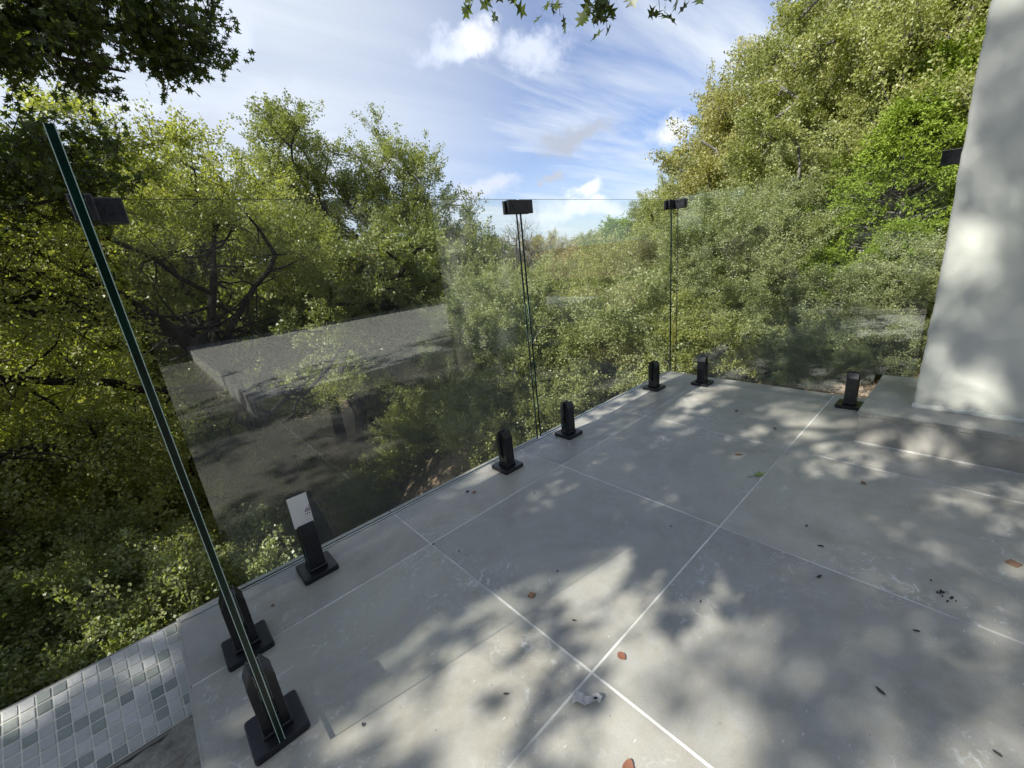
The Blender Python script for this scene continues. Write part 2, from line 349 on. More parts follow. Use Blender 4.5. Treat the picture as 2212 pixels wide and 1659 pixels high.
# plaster pillar with an uneven arris
def pillar_mesh():
    x0, x1, y0, y1, z0, z1 = 0, .42, -1.05, 0, 0, 3.0
    nz = 150; prof = []
    rs = np.random.RandomState(5)
    wob = np.cumsum(rs.normal(0, .0010, nz)); wob -= np.linspace(0, wob[-1], nz); wob = np.clip(wob, -.004, .005)
    Vs = []; Fs = []
    ringpts = [(x0, y0), (x0, y1 - .012), (x0 + .004, y1 - .003), (x0 + .013, y1), (x1, y1), (x1, y0)]
    ringpts = [(x0, y0)] + [(x0, y0 + (y1 - .012 - y0) * k / 14) for k in range(1, 15)] + ringpts[2:]
    K = len(ringpts)
    for i in range(nz):
        z = z0 + (z1 - z0) * i / (nz - 1)
        for k, (x, y) in enumerate(ringpts):
            near = 1 if 14 <= k <= 16 else 0
            Vs.append((x + (rs.normal(0, .0006) if near else .0015 * math.sin(z * 5 + y * 4)), y + wob[i] * (1 if k > 12 and k < K - 1 else 0) + (rs.normal(0, .0006) if near else 0), z))
    for i in range(nz - 1):
        for k in range(K):
            a, b = i * K + k, i * K + (k + 1) % K
            Fs.append((a, a + K, b + K, b))
    me = bpy.data.meshes.new('shaft'); me.from_pydata(Vs, [], Fs); me.update()
    return me
pil = empty('plaster_pillar', (2.487, .138, .155), label='thick pale green white plastered pillar standing on the low tiled step', cat='pillar')
link('shaft', pillar_mesh(), M_plaster, pil, True)
bm = bmesh.new()
rs = random.Random(8); prev = None
n = 70
for i in range(n + 1):
    y = -1.05 + 1.055 * i / n; d = .012 + rs.uniform(-.004, .006); h = .010 + rs.uniform(-.004, .007)
    ring = [bm.verts.new((-d, y, .0005)), bm.verts.new((-d * .6, y, h)), bm.verts.new((.002, y, h + .012)), bm.verts.new((.004, y, .0005))]
    if prev:
        for k in range(3): bm.faces.new((prev[k], ring[k], ring[k + 1], prev[k + 1]))
    prev = ring
bm_obj('plaster_fillet', bm, M_plaster, pil, True)

# house and sunny patio behind the viewer (they show only as reflections in the glass)
M_stone = mat('tan_house_wall', (.13, .12, .10), .85, lambda t, p, o: bump(t, p, t.noise(geo(t), 30, 5), .4, .01))
M_pale = mat('pale_limestone', (.80, .78, .72), .7, lambda t, p, o: bump(t, p, t.noise(geo(t), 90, 4), .2, .003))
house = empty('tan_house', (0, -6.4, 0), label='low tan house wall with a deep eave, seen only as a reflection in the glass', cat='house')
box('wall', -3.5, 9.0, -.3, 0, -.5, 2.86, M_stone, house)
box('roof', -3.7, 9.2, -.5, 2.35, 2.87, 3.04, M_roof, house)
patio = empty('pale_patio', (0, 0, 0), kind='structure')
for i in range(6):
    for j in range(6):
        if j == 5 and i > 1: continue
        x0 = .50 + i * .90; y0 = -5.10 + j * .75
        box('slab', x0, x0 + .895, y0, y0 + .745, -.3, .150, M_pale, patio, .002)

# ------------------------------------------------------------------ mosaic sill of the pool edge and rock below
mosaic = empty('mosaic_sill', (-.158, 1.583, -.016), label='slanted sill of small sage and pearl mosaic tiles beside the end of the terrace', cat='tiled sill')
mosaic.rotation_euler = (R(29), 0, 0)
# local: x leftwards negative, y inward negative, z normal
PT = .0314; nrow = 9; ncol = 26
wgt = [0, 0, 0, 1, 1, 1, 2, 2, 3, 4]
cube_me = {}
box('grout', -ncol * PT - .4, .001, -nrow * PT - .001, .0, -.05, -.0008, M_mgrout, mosaic)
box('outer_face', -ncol * PT - .4, .001, .0, .006, -.5, -.002, M_conc, mosaic)
box('mortar_edge', -ncol * PT - .4, .001, -nrow * PT - .010, -nrow * PT - .0012, -.06, -.004, M_dkgrout, mosaic)
proto = []
for mi, m in enumerate(MOS):
    bm = bmesh.new(); box_bm(bm, -.0140, .0140, -.0140, .0140, -.004, .001, .0013)
    me = bpy.data.meshes.new('tile'); bm.to_mesh(me); bm.free(); me.materials.append(m); proto.append(me)
rng = random.Random(11)
for i in range(ncol):
    for j in range(nrow):
        me = proto[rng.choice(wgt)]
        if j >= nrow - 1 and i < 5: me = proto[4 if rng.random() < .5 else 1]
        o = bpy.data.objects.new('tile', me); COL.objects.link(o); o.parent = mosaic
        o.location = (-(i + .5) * PT - .001, -(j + .5) * PT, rng.uniform(-.0004, .0006))
        o.rotation_euler = (R(rng.uniform(-1.6, 1.6)), R(rng.uniform(-1.6, 1.6)), R(rng.uniform(-.5, .5)))
rb = np.random.RandomState(3)
nx_, ny_ = 90, 80
gx, gy = np.meshgrid(np.linspace(-1.6, -.157, nx_), np.linspace(.2, 1.345, ny_), indexing='ij')
from mathutils import noise as mn
gz = np.array([-.168 + .035 * mn.fractal(Vector((a * 5, b * 5, .3)), 1, 2, 6) + .012 * mn.fractal(Vector((a * 34, b * 34, 1.3)), .8, 2, 5) for a, b in zip(gx.ravel(), gy.ravel())])
a = (np.meshgrid(np.arange(nx_ - 1), np.arange(ny_ - 1), indexing='ij')); a = (a[0] * ny_ + a[1]).ravel()
tag(link('rock_ledge', np_mesh('rock_ledge', np.stack([gx.ravel(), gy.ravel(), gz], 1), np.stack([a, a + ny_, a + ny_ + 1, a + 1], 1), 4), M_rock, smooth=False), kind='structure')

# ------------------------------------------------------------------ glass fence
def glass_panel(label, p0, p1, z0, z1, notch=None, group='glass fence panels'):
    p0 = Vector(p0); p1 = Vector(p1); L = (p1 - p0).length; ang = math.atan2(p1.y - p0.y, p1.x - p0.x); T = .0058
    e = empty('glass_fence', (p0.x, p0.y, z0), ang, label, 'glass panel', group)
    H = z1 - z0
    out = [(0, 0), (L, 0), (L, H), (0, H)]
    if notch: out = [(0, 0), (L - notch[0], 0), (L - notch[0], notch[1]), (L, notch[1]), (L, H), (0, H)]
    bm = bmesh.new(); f = [bm.verts.new((x, -T, z)) for x, z in out]; b = [bm.verts.new((x, T, z)) for x, z in out]
    bm.faces.new(f); bm.faces.new(list(reversed(b)))
    bm_obj('pane', bm, M_glass, e)
    bm = bmesh.new(); n = len(out); ar = .0012
    cen = Vector((L / 2, H / 2))
    f = [bm.verts.new((x, -T + ar, z)) for x, z in out]; b = [bm.verts.new((x, T - ar, z)) for x, z in out]
    for i in range(n): bm.faces.new((f[i], f[(i + 1) % n], b[(i + 1) % n], b[i]))
    bm_obj('polished_edge', bm, M_edge, e)
    bm = bmesh.new()
    for s in (-1, 1):
        a_ = [bm.verts.new((x, s * T, z)) for x, z in out]; c_ = [bm.verts.new((x, s * (T - ar), z)) for x, z in out]
        for i in range(n): bm.faces.new((a_[i], a_[(i + 1) % n], c_[(i + 1) % n], c_[i]))
    bm_obj('arris', bm, M_arris, e)
    return e
glass_panel('narrow glass panel at the left end, seen edge on as a thick green bar', (-.008, .852), (-.008, 1.425), .072, 1.222)
glass_panel('long clear glass panel of the fence between the left corner and the middle clamp', (.022, 1.45), (1.383, 1.45), .070, 1.222)
glass_panel('clear glass panel of the fence between the middle clamp and the far corner', (1.407, 1.45), (2.768, 1.45), .072, 1.222)
glass_panel('clear glass panel across the far side, notched over the low step beside the pillar', (2.792, 1.418), (2.792, .172), .066, 1.232, (.15, .135))

BW = .058                                  # half base .058
def spigot():
    e = empty('glass_spigot')
    bm = bmesh.new(); box_bm(bm, -.058, .058, -.058, .058, 0, .017)
    vert = [ed for ed in bm.edges if abs(ed.verts[0].co.z - ed.verts[1].co.z) > .01]
    bmesh.ops.bevel(bm, geom=vert, offset=.009, segments=3, profile=.5, affect='EDGES')
    top = [ed for ed in bm.edges if ed.verts[0].co.z > .016 and ed.verts[1].co.z > .016 and len(ed.link_faces) == 2 and any(abs(f.normal.z) < .5 for f in ed.link_faces)]
    bm.normal_update()
    top = [ed for ed in bm.edges if ed.verts[0].co.z > .016 and ed.verts[1].co.z > .016]
    bmesh.ops.bevel(bm, geom=top, offset=.0035, segments=2, profile=.6, affect='EDGES')
    bm_obj('base_plate', bm, M_black, e)
    bm = bmesh.new(); box_bm(bm, -.030, .030, -.031, .031, .017, .028, .002); bm_obj('collar', bm, M_black, e)
    for s in (-1, 1):                      # the two jaws: a solid with a slanted outer face at the top
        bm = bmesh.new()
        prof = [(.0105, .024), (.0285, .024), (.0285, .165), (.0145, .196), (.0105, .196)]
        A = [bm.verts.new((-.026, s * y, z)) for y, z in prof]; B = [bm.verts.new((.026, s * y, z)) for y, z in prof]
        n = len(prof); bm.faces.new(A); bm.faces.new(list(reversed(B)))
        for i in range(n): bm.faces.new((A[i], B[i], B[(i + 1) % n], A[(i + 1) % n]))
        bmesh.ops.recalc_face_normals(bm, faces=bm.faces[:]); bmesh.ops.bevel(bm, geom=bm.edges[:], offset=.0016, segments=2, profile=.5, affect='EDGES')
        j = bm_obj('jaw', bm, M_black, e)
        for z in (.095, .142):
            bm = bmesh.new(); r = bmesh.ops.create_circle(bm, cap_ends=True, radius=.0052, segments=14); 
            rr = bmesh.ops.create_cone(bm, cap_ends=False, segments=14, radius1=.0052, radius2=.0066, depth=.0008)
            for v in bm.verts: v.co = Vector((v.co.x, s * .02895, z + v.co.y)) if abs(v.co.z) < 1e-6 else Vector((v.co.x, s * (.0291 + (.0002 if v.co.z < 0 else 0)), z + v.co.y))
            bm_obj('screw', bm, M_steel if False else M_hole, j)
    box('heel', -.026, .026, -.0105, .0105, .024, .062, M_black, e, .001)
    for s in (-1, 1): box('gasket', -.024, .024, s * .0064 if s > 0 else -.0100, .0100 if s > 0 else -.0064, .066, .188, M_black, e)
    return e
sp0 = spigot()
SP = [((-.008, .958), 90, 'black glass spigot nearest the viewer, clamping the front end of the edge-on left panel'),
      ((-.008, 1.272), 90, 'black glass spigot under the edge-on left panel, close to the left corner of the fence'),
      ((.246, 1.449), 0, 'black glass spigot with the white printed card standing in its slot'),
      ((1.163, 1.450), 0, 'black glass spigot just left of the open joint beneath the middle clamp'),
      ((1.628, 1.451), 0, 'black glass spigot just right of the open joint beneath the middle clamp'),
      ((2.548, 1.452), 0, 'black glass spigot on the long fence side next to the far corner'),
      ((2.792, 1.225), -90, 'black glass spigot on the far fence side nearest to the far corner'),
      ((2.792, .408), -90, 'black glass spigot beside the low step, in front of the leaf-strewn ground')]
for i, ((x, y), a_, lb) in enumerate(SP):
    o = sp0 if i == 0 else copy_tree(sp0)
    o.location = (x, y, .0006); o.rotation_euler = (0, 0, R(a_)); tag(o, lb, 'glass spigot', 'glass spigots along the terrace edge')
# white packers in the slot of the nearest spigot
for z0, z1 in ((.118, .148), (.156, .190)):
    box('packing_strip', -.0245, -.0225, .0118 - .0016, .0118 + .0002, z0, z1, M_white, sp0)

def clamp(label, parts, loc):
    e = empty('glass_clamp', loc, 0, label, 'glass clamp', 'black clamps at the top of the glass fence')
    for nm, b in parts: box(nm, *b, M_black, e, .0025, 2)
    return e
def screws(e, pts, ax):
    for (x, y, z) in pts:
        bm = bmesh.new(); bmesh.ops.create_cone(bm, cap_ends=True, segments=16, radius1=.011, radius2=.010, depth=.002)
        me_m = Matrix.Rotation(R(90), 4, 'X' if ax == 'y' else 'Y')
        bmesh.ops.transform(bm, matrix=Matrix.Translation((x, y, z)) @ me_m, verts=bm.verts[:]); bm_obj('screw_cap', bm, M_black, e)
c1 = clamp('black flat clamp joining the two long glass panels in the middle of the fence', [('inner_plate', (-.074, .074, -.0205, -.0065, -.028, .028)), ('outer_plate', (-.074, .074, .0065, .0205, -.028, .028)), ('spacer', (-.009, .009, -.0066, .0066, -.024, .024))], (1.395, 1.45, 1.190))
screws(c1, [(-.042, -.0212, 0), (.042, -.0212, 0)], 'y')
c2 = clamp('black corner clamp at the far corner of the glass fence', [('inner_plate', (-.085, -.0065, -.0205, -.0065, -.028, .028)), ('outer_plate', (-.085, .020, .0065, .0205, -.028, .028)), ('inner_plate', (-.0205, -.0065, -.085, -.0206, -.028, .028)), ('outer_plate', (.0065, .0205, -.085, .0064, -.028, .028)), ('spacer', (-.022, .0064, -.0064, .0064, -.024, .024))], (2.793, 1.45, 1.190))
c3 = clamp('black corner clamp at the near left corner, behind the thick green glass edge', [('inner_plate', (.0065, .072, -.0205, -.0065, -.029, .028)), ('outer_plate', (-.020, .072, .0065, .0205, -.029, .028)), ('inner_plate', (.0065, .0205, -.072, -.0206, -.029, .028)), ('outer_plate', (-.0205, -.0065, -.072, .0064, -.029, .028)), ('spacer', (-.0064, .026, -.0064, .0064, -.024, .024))], (-.008, 1.45, 1.195))
screws(c3, [(.044, -.0212, 0)], 'y')
c4 = clamp('black wall clamp holding the far glass panel to the side of the plaster pillar', [('inner_plate', (-.0205, -.0065, .0, .078, -.030, .030)), ('outer_plate', (.0065, .0205, .0, .078, -.030, .030)), ('wall_plate', (-.032, .032, -.002, .006, -.030, .030))], (2.792, .138, 1.198))

# white printed card in the slot
card = empty('printed_card', (.243, 1.4385, .188), 0, 'white card with black bars and arrows standing in a spigot slot against the glass', 'card')
box('sheet', -.031, .031, -.0012, .0012, .004, .118, M_white, card, .0004)
M_lab = mat('label_paper', (.78, .74, .74), .6); M_ink = mat('black_ink', (.02, .02, .02), .6)
box('label', .009, .0305, -.0018, -.0012, .0, .078, M_lab, card)
bm = bmesh.new()
for k, (xx, hh) in enumerate(((.0125, .008), (.0155, .014), (.0185, .012), (.0215, .019), (.0245, .010), (.0275, .024))): box_bm(bm, xx, xx + .0017, -.00215, -.0019, .049, .049 + hh)
for xx in (.0175, .0245):
    a_ = [bm.verts.new((xx - .003, -.0021, .044)), bm.verts.new((xx + .003, -.0021, .044)), bm.verts.new((xx, -.0021, .037))]; bm.faces.new(a_)
box_bm(bm, .0105, .0115, -.00215, -.0019, .037, .044)
for z_, seq in ((.030, (.012, .0155, .020, .0255)), (.020, (.011, .016, .0205, .026)), (.008, (.0105, .014, .0185, .0235, .027)), (.013, (.0135, .0225))):
    for xx in seq: box_bm(bm, xx, xx + .0027, -.00215, -.0019, z_, z_ + .0013)
bm_obj('print', bm, M_ink, card)

# ------------------------------------------------------------------ small things on the tiles
M_rust = mat('rust_chip', (.20, .095, .045), .8, lambda t, p, o: (t.l(t.mix(t.noise(geo(t), 160, 5, .7), (.13, .06, .03), (.32, .20, .12)), p.inputs['Base Color']), bump(t, p, t.noise(geo(t), 220, 4), .6, .003)))
def chip(x, y, a_, sz, label):
    bm = bmesh.new(); box_bm(bm, -sz, sz, -sz * .95, sz * .95, 0, .004, .0008)
    for v in bm.verts: v.co.x += rng.uniform(-.0008, .0008); v.co.y += rng.uniform(-.0008, .0008)
    o = bm_obj('mosaic_chip', bm, M_rust); o.location = (x, y, .0006); o.rotation_euler = (0, 0, R(a_)); tag(o, label, 'tile chip', 'square brown chips on the tiles')
chip(.667, .790, 20, .0095, 'square rust brown chip lying in the middle of the nearest full tile')
chip(1.672, -.176, 62, .013, 'square rust brown chip at the right edge of the terrace')
def leaf_obj(name, label, cat, group, x, y, rz, L, Wd, m, curl=.3, lobes=0, tint=.6, z=.0012):
    pts = []; n = 14
    rr = random.Random(int(x * 997 + y * 331))
    for i in range(n + 1):
        t_ = i / n; w_ = Wd * math.sin(math.pi * min(1, t_ * .96 + .02)) ** .7
        if lobes: w_ *= (.35 + .65 * abs(math.sin(t_ * math.pi * lobes))) 
        pts.append((t_ * L - L / 2, w_))
    bm = bmesh.new(); rows = []
    for i, (x_, w_) in enumerate(pts):
        zc = curl * L * ((x_ / L) ** 2) * 1.2 + .0006
        rows.append([bm.verts.new((x_, -w_ + rr.uniform(-.0006, .0006), zc + curl * w_ * .6)), bm.verts.new((x_, 0, zc)), bm.verts.new((x_, w_, zc + curl * w_ * .6))])
    for r0, r1 in zip(rows, rows[1:]):
        for k in range(2): bm.faces.new((r0[k], r1[k], r1[k + 1], r0[k + 1]))
    me = bpy.data.meshes.new(name); bm.to_mesh(me); bm.free(); at = me.attributes.new('tint', 'FLOAT', 'FACE')
    at.data.foreach_set('value', [tint] * len(me.polygons))
    o = link(name, me, m, None, True); o.location = (x, y, z); o.rotation_euler = (0, 0, R(rz)); return tag(o, label, cat, group)
# green lobed leaf: five fingers
M_green = mat('fresh_leaf', (.16, .24, .035), .45); M_brown = mat('brown_leaf', (.17, .085, .04), .6); M_dk = mat('dark_husk', (.030, .026, .022), .7); M_rb = mat('red_brown_leaf', (.20, .085, .045), .6)
bm = bmesh.new(); cen = bm.verts.new((0, 0, .004)); ring = []
fing = [(-2.6, .030), (-1.9, .012), (-1.25, .034), (-.75, .011), (-.15, .042), (.35, .012), (.85, .032), (1.5, .010), (2.1, .027), (2.8, .010)]
for a_, r_ in fing: ring.append(bm.verts.new((r_ * math.cos(a_), r_ * math.sin(a_) * .8, .001 + .22 * r_)))
for i in range(len(ring)): bm.faces.new((cen, ring[i], ring[(i + 1) % len(ring)]))
box_bm(bm, -.055, -.004, -.0009, .0009, .002, .0036)
o = bm_obj('oak_leaf', bm, M_green); o.location = (1.768, .524, .001); o.rotation_euler = (0, 0, R(-30)); tag(o, 'bright green lobed leaf lying across a tile joint', 'leaf')
FL = [(.793 - .115, .478, 70, .024, .010, M_rb, 'small red brown curled leaf just beyond the crossing of the near joints'),
      (.480, .332, 20, .036, .011, M_rb, 'orange brown leaf cut by the bottom edge of the picture'),
      (.9, 1.449 - .02, 30, .018, .007, M_dk, 'dark dry leaf near the fence edge, left of a red brown one'),
      (.915, 1.400, 0, .019, .007, M_rb, 'small red brown leaf near the fence edge between two spigots'),
      (1.90, .655, -50, .034, .009, M_brown, 'thin curled brown leaf on the tile beyond the green leaf'),
      (1.93, .205, 30, .024, .008, M_brown, 'small brown leaf on the tile joint in front of the low step'),
      (2.42, .86, 10, .026, .008, M_brown, 'flat brown leaf on the far tile in front of the far fence'),
      (2.28, .62, 40, .022, .007, M_brown, 'small dry leaf on the tile near the step spigot'),
      (1.28, .20, -20, .020, .004, M_dk, 'thin dark twiggy leaf on the shaded tile right of the joint crossing'),
      (.084, 1.389, 20, .012, .005, M_brown, 'tiny brown husk on the cap tiles between the left corner spigots'),
      (.985, .02, 60, .022, .004, M_dk, 'dark sliver of leaf on the lower right tile')]
for x, y, rz, L_, W_, m_, lb in FL:
    leaf_obj('fallen_leaf', lb, 'leaf', 'dry leaves scattered on the tiles', x, y, rz, L_, W_, m_, .25)
def px_floor(px, py):                     # a point of the floor from its place in the 2500 px picture
    v = Matrix(RW) @ Vector(((px - 1250) / 1026, -(py - 937.5) / 1026, -1)); t_ = -1 / v.z; return v.x * t_, v.y * t_
HK = [((1121, 1346), 'dark seed husk near the crossing of the fence side joints'), ((1361, 1396), 'black seed husk right of the square chip'), ((1235, 1696), 'long black husk on the sunny tile left of the white paper scrap'),
      ((1401, 1516), 'small dark husk halfway between the chip and the joint crossing'), ((1305, 1205), 'tiny dark speck of bark on the second tile row'), ((1638, 1286), 'tiny husk on the tile left of the far joint crossing'),
      ((2004, 1334), 'dark bark sliver on the middle right tile'), ((1969, 1285), 'small bark flake in the sun on the middle right tile'), ((2237, 1542), 'short black sliver on the right hand tile'), ((1710, 1470), 'small dark flake beside the middle joint'),
      ((886, 1771), 'tiny black seed on the near left tile'), ((1058, 1330), 'dark bit of debris in the joint crossing by the fence'), ((2435, 1842), 'dark sliver in the lower right corner')]
for k, ((px, py), lb) in enumerate(HK):
    x, y = px_floor(px, py); bm = bmesh.new(); bmesh.ops.create_icosphere(bm, subdivisions=2, radius=1)
    ln = rng.uniform(.003, .0055) * (1.7 if 'long' in lb or 'sliver' in lb else 1)
    for v in bm.verts: v.co = Vector((v.co.x * ln, v.co.y * .0020 + .0015 * math.sin(v.co.x * 2), (v.co.z + 1) * .0022 * (1 + .3 * rng.random())))
    o = bm_obj('seed_husk', bm, M_dk, None, True); o.location = (x, y, .0005); o.rotation_euler = (0, 0, rng.uniform(0, 6)); tag(o, lb, 'husk', 'dark husks and flakes on the tiles')
# black crumbs
bm = bmesh.new(); x0, y0 = px_floor(2300, 1447)
for k in range(16):
    dx, dy = rng.gauss(0, .012), rng.gauss(0, .012); s_ = rng.uniform(.0008, .0034)
    box_bm(bm, dx - s_, dx + s_, dy - s_ * .7, dy + s_ * .7, 0, s_ * 1.2, .0002)
o = bm_obj('crumbs', bm, M_dk); o.location = (x0, y0, .0005); tag(o, kind='stuff')
# white folded paper scrap
bm = bmesh.new()
def strip(pts, w_):
    pr = None
    for (x, y, z, r_) in pts:
        c_, s_ = math.cos(r_) * w_, math.sin(r_) * w_
        q = (bm.verts.new((x - s_, y - c_ * 1, z)), bm.verts.new((x + s_, y + c_, z + .004)))
        if pr: bm.faces.new((pr[0], q[0], q[1], pr[1]))
        pr = q
strip([(-.030, .006, .002, .2), (-.020, .004, .012, .2), (-.008, .0, .010, .4), (.0, -.002, .003, .2)], .011)
strip([(-.006, -.002, .003, 0), (.006, -.005, .010, .3), (.016, -.002, .005, .7), (.024, .002, .010, .3)], .008)
strip([(.014, .004, .004, .4), (.024, .002, .012, .9), (.034, -.004, .006, .6)], .007)
bmesh.ops.solidify(bm, geom=bm.faces[:], thickness=.0008)
o = bm_obj('paper_scrap', bm, M_white); o.location = (.528, .474, .001); o.rotation_euler = (0, 0, R(-42)); tag(o, 'crumpled white paper scrap lying on the joint in front of the crossing', 'paper scrap')
b_ = box('black_print', .018, .026, -.006, -.001, .013, .0145, M_ink, o)

# ------------------------------------------------------------------ trees
def tubes(P0, P1, r0, r1, k=5):
    d = P1 - P0; L = np.linalg.norm(d, axis=1, keepdims=True) + 1e-9; d = d / L
    up = np.where(np.abs(d[:, 2:3]) > .9, np.array([[1., 0, 0]]), np.array([[0, 0, 1.]]))
    u = np.cross(d, up); u /= np.linalg.norm(u, axis=1, keepdims=True); v = np.cross(d, u)
    n = len(P0); a = np.arange(k) * 2 * math.pi / k
    ring = np.cos(a)[None, :, None] * u[:, None, :] + np.sin(a)[None, :, None] * v[:, None, :]
    A = P0[:, None, :] - d[:, None, :] * (r0 * .3)[:, None, None] + ring * r0[:, None, None]; B = P1[:, None, :] + ring * r1[:, None, None]
    V = np.concatenate([A, B], 1).reshape(-1, 3); base = (np.arange(n) * 2 * k)[:, None]; i = np.arange(k)[None]; j = (i + 1) % k
    F = np.stack([base + i, base + j, base + k + j, base + k + i], 2).reshape(-1, 4); return V, F
def unit(v): return v / (np.linalg.norm(v, axis=-1, keepdims=True) + 1e-9)
def leaves(rs, C, Dr, size, asp=.5, tint=None, shape='diamond'):
    """C centres, Dr pointing direction; returns quad mesh arrays"""
    n = len(C); nrm = unit(rs.normal(0, 1, (n, 3)) + np.array([-.25, 0.05, .55]))
    d = unit(Dr + rs.normal(0, .55, (n, 3))); s = unit(np.cross(d, nrm)); nn = np.cross(s, d)
    L = size * rs.uniform(.65, 1.3, (n, 1)); Wd = L * asp
    if shape == 'star':                    # lobed oak leaf: two crossing kite shapes with side points
        t0 = C; t1 = C + d * L; V = []; F = []
        pts = [(0, 0), (.30, .10), (.34, .46), (.50, .12), (.66, .42), (.74, .10), (1.0, 0), (.74, -.10), (.66, -.42), (.50, -.12), (.34, -.46), (.30, -.10)]
        VV = np.stack([C + d * (L * a) + s * (L * b) + nn * (L * (.10 * abs(b))) for a, b in pts], 1).reshape(-1, 3)
        b = (np.arange(n) * 12)[:, None]; FF = []
        for q in ((0, 1, 6, 11), (1, 2, 3, 6), (3, 4, 5, 6), (6, 7, 8, 9), (6, 9, 10, 11)): FF.append(b + np.array(q)[None])
        F = np.stack(FF, 1).reshape(-1, 4); return VV, F, np.repeat(tint, 5)
    if shape == 'tri':
        sd2 = np.where(rs.uniform(0, 1, (n, 1)) < .5, 1, -1); return np.stack([C - s * Wd * .5 * sd2, C + d * L * .55 + s * Wd * 1.0 * sd2, C + d * L - s * Wd * .35 * sd2], 1).reshape(-1, 3), np.arange(3 * n).reshape(-1, 3), tint
    VV = np.stack([C, C + d * L * .5 + s * Wd + nn * L * .12, C + d * L, C + d * L * .5 - s * Wd + nn * L * .12], 1).reshape(-1, 3)
    return VV, np.arange(4 * n).reshape(-1, 4), tint
def tree_mesh(seed, trunk, lobes, nclump, nleaf, lsize, r0=.16, tip=.006, clump=.45, up=.5, gap=.0, asp=.42, shape='diamond', flat=.8, sep=.35, shell=.5):
    """trunk: list of 3D points; lobes: (centre, radii, weight)"""
    rs = np.random.RandomState(seed)
    nodes = []; par = []
    tr = np.array(trunk, float); pts = [tr[0]]
    for a, b in zip(tr, tr[1:]):
        m = max(1, int(np.linalg.norm(b - a) / .45))
        for k in range(1, m + 1): pts.append(a + (b - a) * k / m + rs.normal(0, .03, 3) * (k < m))
    for i, p in enumerate(pts): nodes.append(p); par.append(i - 1)
    nt_ = len(nodes); lo = max(1, int(nt_ * .55))
    C = []; wts = np.array([l[2] for l in lobes], float); wts /= wts.sum(); Cc = []
    tries = 0
    while len(C) < nclump and tries < nclump * 30:
        tries += 1
        l = lobes[rs.choice(len(lobes), p=wts)]; c = np.array(l[0]); r = np.array(l[1])
        u = unit(rs.normal(0, 1, 3)); rad = rs.uniform(0, 1) ** shell
        p = c + u * r * rad
        if C and np.min(np.linalg.norm(np.array(C[-500:]) - p, axis=1)) < sep * clump: continue
        C.append(p); Cc.append(unit(u * np.array([1, 1, 1]) + 1e-6))
    C = np.array(C); Cc = np.array(Cc)
    fork = nodes[nt_ - 1]; order = np.argsort(np.linalg.norm(C - fork, axis=1))
    N = np.zeros((nt_ + len(C) * 6, 3)); N[:nt_] = nodes; cnt = nt_; path = np.zeros(len(N)); ok = np.zeros(len(N), bool); ok[lo:nt_] = True
    for i in range(nt_): path[i] = i * .1
    endn = []
    for ci in order:
        c = C[ci]; dd = np.linalg.norm(N[:cnt] - c, axis=1) + .28 * path[:cnt]; dd[~ok[:cnt]] = 1e9
        j = int(np.argmin(dd)); a = N[j]; L = np.linalg.norm(c - a); m = int(min(5, max(1, L / .35)))
        sag = rs.normal(0, .12, 3) * L; pv = j
        for k in range(1, m + 1):
            t_ = k / m; q = a + (c - a) * t_ + sag * math.sin(math.pi * t_) * .8 + (rs.normal(0, .045, 3) * L ** .5 if k < m else 0)
            N[cnt] = q; par.append(pv); path[cnt] = path[pv] + L / m; ok[cnt] = True; pv = cnt; cnt += 1
        endn.append(pv)
    N = N[:cnt]; wt = np.zeros(cnt); wt[endn] = 1
    for i in range(cnt - 1, 0, -1): wt[par[i]] += wt[i]
    tot = wt[0]; rad = tip + (r0 - tip) * (wt / tot) ** .52
    taper = np.ones(cnt); 
    for i in range(nt_): rad[i] = max(rad[i], r0 * (1.25 if i == 0 else 1.0) * (1 - .45 * i / nt_))
    par = np.array(par); ch = np.arange(1, cnt)
    V, F = tubes(N[par[ch]], N[ch], np.minimum(rad[par[ch]], rad[ch] * 1.6), rad[ch], 6)
    # twigs
    per = max(1, nleaf // len(C)); ntw = 7
    ci = np.repeat(np.arange(len(C)), ntw); 
    tdir = unit(Cc[ci] * .5 + rs.normal(0, .8, (len(ci), 3)) + np.array([0, 0, up])); tdir[:, 2] *= flat; tdir = unit(tdir)
    TL = clump * rs.uniform(.6, 1.5, len(ci)); T0 = C[ci] + rs.normal(0, clump * .18, (len(ci), 3)); T1 = T0 + tdir * TL[:, None]
    Vt, Ft = tubes(T0, T1, np.full(len(ci), tip * .8), np.full(len(ci), tip * .35), 3)
    me_t = np_mesh('trunk', np.concatenate([V, Vt]), np.concatenate([F, Ft + len(V)]), 4)
    lpt = max(1, int(nleaf / len(ci)))
    li = np.repeat(np.arange(len(ci)), lpt); s = rs.uniform(.05, 1.08, len(li))
    P = T0[li] + tdir[li] * (s * TL[li])[:, None] + rs.normal(0, 1, (len(li), 3)) * (clump * .17 * (1.1 - .5 * s))[:, None]
    ct = rs.uniform(0, 1, len(C)); tint = np.clip(.68 * ct[ci[li]] + rs.uniform(0, .34, len(li)) , 0, 1)
    rare = rs.uniform(0, 1, len(li)) < .015; tint = np.where(rare, 1.0, tint * .9)
    VL, FLq, tn = leaves(rs, P, tdir[li], lsize, asp, tint, shape)
    me_l = np_mesh('crown', VL, FLq, 3 if shape == 'tri' else 4, tn)
    return me_t, me_l
def top_of(me):
    a = np.empty(len(me.vertices) * 3, np.float32); me.vertices.foreach_get('co', a); return float(np.percentile(a[2::3], 99.7))
def fit(M, az, d, el):                    # scale that brings the crown top to a given elevation
    if 'top' not in M[1]: M[1]['top'] = top_of(M[1])
    return (elz(el, d) - polar(az, d)[2]) / M[1]['top']
